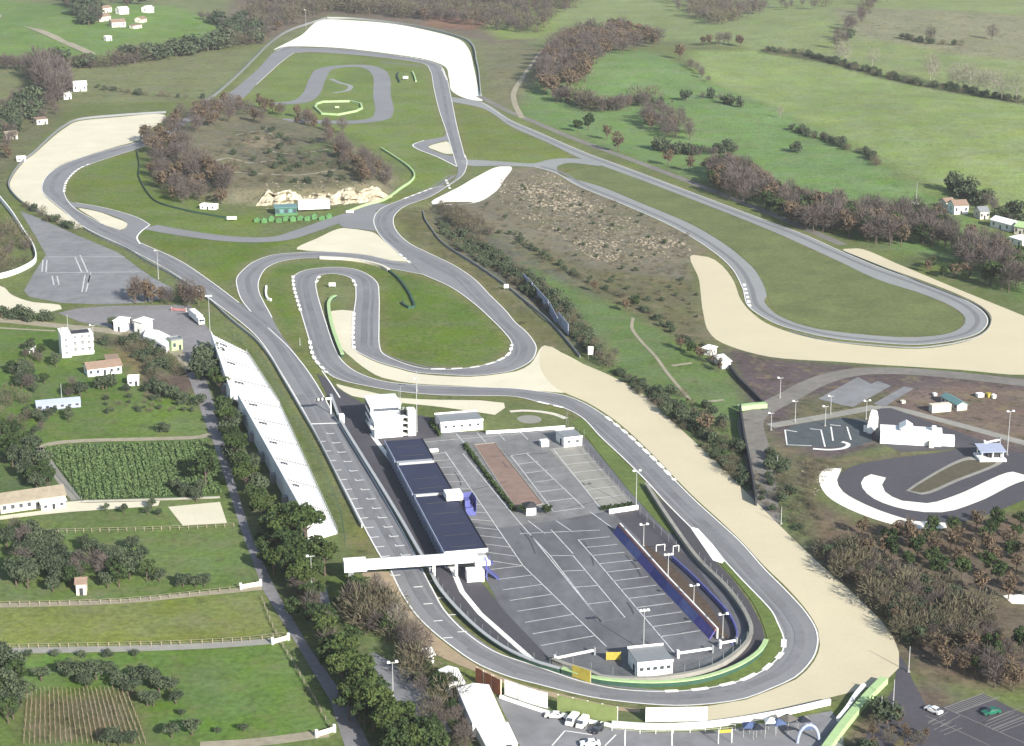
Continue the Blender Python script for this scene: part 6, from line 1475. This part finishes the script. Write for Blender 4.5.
# hamlets
for l, A, B, d_, h_, w_, r_, k_, c_ in (
 ('long white farm house in the hillside hamlet', (112,27.5), (126,27), 10, 4.6, 'offwhite', 'tile', 'gable', 'house'), ('upper white house of the hillside hamlet', (120,14.5), (129,14), 8, 4.8, 'white', 'white', 'gable', 'house'),
 ('house at the left of the hillside hamlet', (99,22), (111,20.5), 10, 4.5, 'offwhite', 'tile', 'gable', 'house'), ('brown roofed barn above the hillside hamlet', (103,13), (112,12), 8, 4.6, 'offwhite', 'tile', 'gable', 'barn'),
 ('small white barn right of the hillside hamlet', (148,13), (154,12.5), 8, 4.5, 'white', 'white', 'gable', 'barn'), ('pale hut on the pasture right of the hamlet', (142,23), (147,22), 8, 3.5, 'offwhite', 'tile', 'gable', 'hut'),
 ('low shed at the lower right of the hamlet', (134,29), (142,28), 6, 3, 'offwhite', 'tile', 'mono', 'shed'), ('white trailer hut alone below the hamlet', (106.5,41), (112,40.5), 5, 3.5, 'white', 'white', 'flat', 'hut'),
 ('white farm building beside the tall grove', (73.5,91.5), (87,91), 10, 4.5, 'white', 'white', 'gable', 'barn'), ('small white hut at the edge of the tall grove', (64,99.5), (71.5,99), 6, 4.5, 'white', 'white', 'mono', 'hut'),
 ('pale stone hut in the grove below the farm', (37,125), (48,124), 7, 3.5, 'offwhite', 'tile', 'mono', 'hut'), ('domed pale hut at the far left edge', (6,140), (18,139), 7, 3.2, 'offwhite', 'stake', 'gable', 'hut'),
 ('white wall hut by the gravel at far left', (17,161.5), (26,161), 3, 2.2, 'white', 'white', 'flat', 'hut'),
 ('largest white farmhouse with gable behind the tree belt', (954,214.5), (968,213.8), 9, 4.6, 'white', 'tile', 'gable', 'house'), ('pinkish wing at the left of the white farmhouse', (946,209), (955,208), 7, 3.4, 'offwhite', 'tile', 'gable', 'house'),
 ('tiny white hut alone in the meadow', (914,210.5), (918.5,210), 4, 3, 'white', 'white', 'mono', 'hut'), ('long white barn with bright roof right of the farmhouse', (990,226.5), (1010,232), 7, 3.6, 'white', 'white', 'gable', 'barn'),
 ('small house between farmhouse and long barn', (980,219.5), (989,219), 8, 4, 'offwhite', 'grey', 'gable', 'house'), ('pale greenish barn at the right edge of the meadow', (1014,234), (1026,236), 8, 4, 'offwhite', 'green_pale', 'gable', 'barn'),
 ('broken white roof among the trees at the right edge', (1009,243), (1022,247), 7, 3, 'white', 'white', 'mono', 'shed'), ('small white cabin in the trees below the barn', (1006,262), (1013,262), 5, 3, 'white', 'white', 'mono', 'hut')):
    house('house' if c_ == 'house' else c_, l, c_, A, B, d_, h_, w_, r_, k_, 2 if c_ in ('house', 'barn') else 1)
house('white_hut', 'left white hut by the dark earth hedge', 'hut', (702,354), (710,356), 4, 2.4, 'white', 'white', 'mono', 1, door=False)
house('white_hut', 'right white hut by the dark earth hedge', 'hut', (714,362), (722,369), 3.5, 2.4, 'white', 'white', 'mono', 1, door=False)
B_('retaining_wall', 'dark ditch wall running along the bare earth', [(728,366),(738,380),(752,394),(764,406)], 1.6, 'dkgrey', .8, cat='wall')
# football goals in the lower yard
for i, (a, b) in enumerate((((656,552),(665,551)), ((673,553),(679,552)))):
    F = Frame(W(*a), W(*b)); rt = F.root('goal', ('wider white goal frame in the lower yard', 'narrow white goal frame in the lower yard')[i], 'goal'); L = F.L
    part(LOCAL, rt, 'post', [(0, .15, 0, .15, -.1, 2)], M['white']); part(LOCAL, rt, 'post', [(L - .15, L, 0, .15, -.1, 2)], M['white']); part(LOCAL, rt, 'crossbar', [(0, L, 0, .15, 2.003, 2.15)], M['white'])

# ------------------------------------------------------------------ air, light and camera
def air():
    mb = MB(); LOCAL.box(mb, -1700, 1700, -300, 3300, -8, 235)
    m = bpy.data.materials.new('haze'); m.use_nodes = True; nt = m.node_tree; nt.nodes.clear()
    out = nt.nodes.new('ShaderNodeOutputMaterial'); v = nt.nodes.new('ShaderNodeVolumePrincipled')
    v.inputs['Color'].default_value = (.86, .88, .93, 1); v.inputs['Density'].default_value = HAZE; v.inputs['Anisotropy'].default_value = .2
    nt.links.new(v.outputs['Volume'], out.inputs['Volume'])
    o = mb.build('haze', m); o['kind'] = 'stuff'
HAZE = .00006
air()
SUN_ELEV, SUN_DIR = math.radians(25), Vector((.52, -.85, 0)).normalized()     # from the sun's side: behind and right of the camera
def sun():
    d = Vector((SUN_DIR.x * math.cos(SUN_ELEV), SUN_DIR.y * math.cos(SUN_ELEV), math.sin(SUN_ELEV)))
    l = bpy.data.lights.new('sun', 'SUN'); l.energy = 4.9; l.angle = math.radians(.53); l.color = (1, .95, .87)
    o = bpy.data.objects.new('sun', l); COL.objects.link(o); o.rotation_euler = d.to_track_quat('Z', 'Y').to_euler(); o.location = d * 900
    w = bpy.data.worlds.new('World'); scene.world = w; w.use_nodes = True; nt = w.node_tree
    sk = nt.nodes.new('ShaderNodeTexSky'); sk.sky_type = 'NISHITA'; sk.sun_disc = False; sk.sun_elevation = SUN_ELEV
    sk.sun_rotation = math.atan2(SUN_DIR.x, SUN_DIR.y); sk.altitude = 200; sk.air_density = 1.2; sk.dust_density = 1.5
    nt.links.new(sk.outputs['Color'], nt.nodes['Background'].inputs['Color']); nt.nodes['Background'].inputs['Strength'].default_value = .085
sun()
cam = bpy.data.cameras.new('camera'); co = bpy.data.objects.new('camera', cam); COL.objects.link(co)
cam.sensor_width = 36; cam.lens = F_PX / 1024 * 36; cam.clip_start = 1; cam.clip_end = 30000
co.location = (0, 0, CAM_H); co.rotation_euler = (math.pi / 2 - PITCH, 0, 0); scene.camera = co
vs = scene.view_settings; vs.view_transform = 'Standard'; vs.look = 'None'; vs.gamma = 1; vs.use_curve_mapping = False; vs.exposure = 1.14
scene.cycles.max_bounces = 4; scene.cycles.diffuse_bounces = 2; scene.cycles.volume_bounces = 0; scene.cycles.transparent_max_bounces = 4
scene.cycles.use_denoising = True
print('TREES', COUNT, 'OBJ', len(scene.objects))
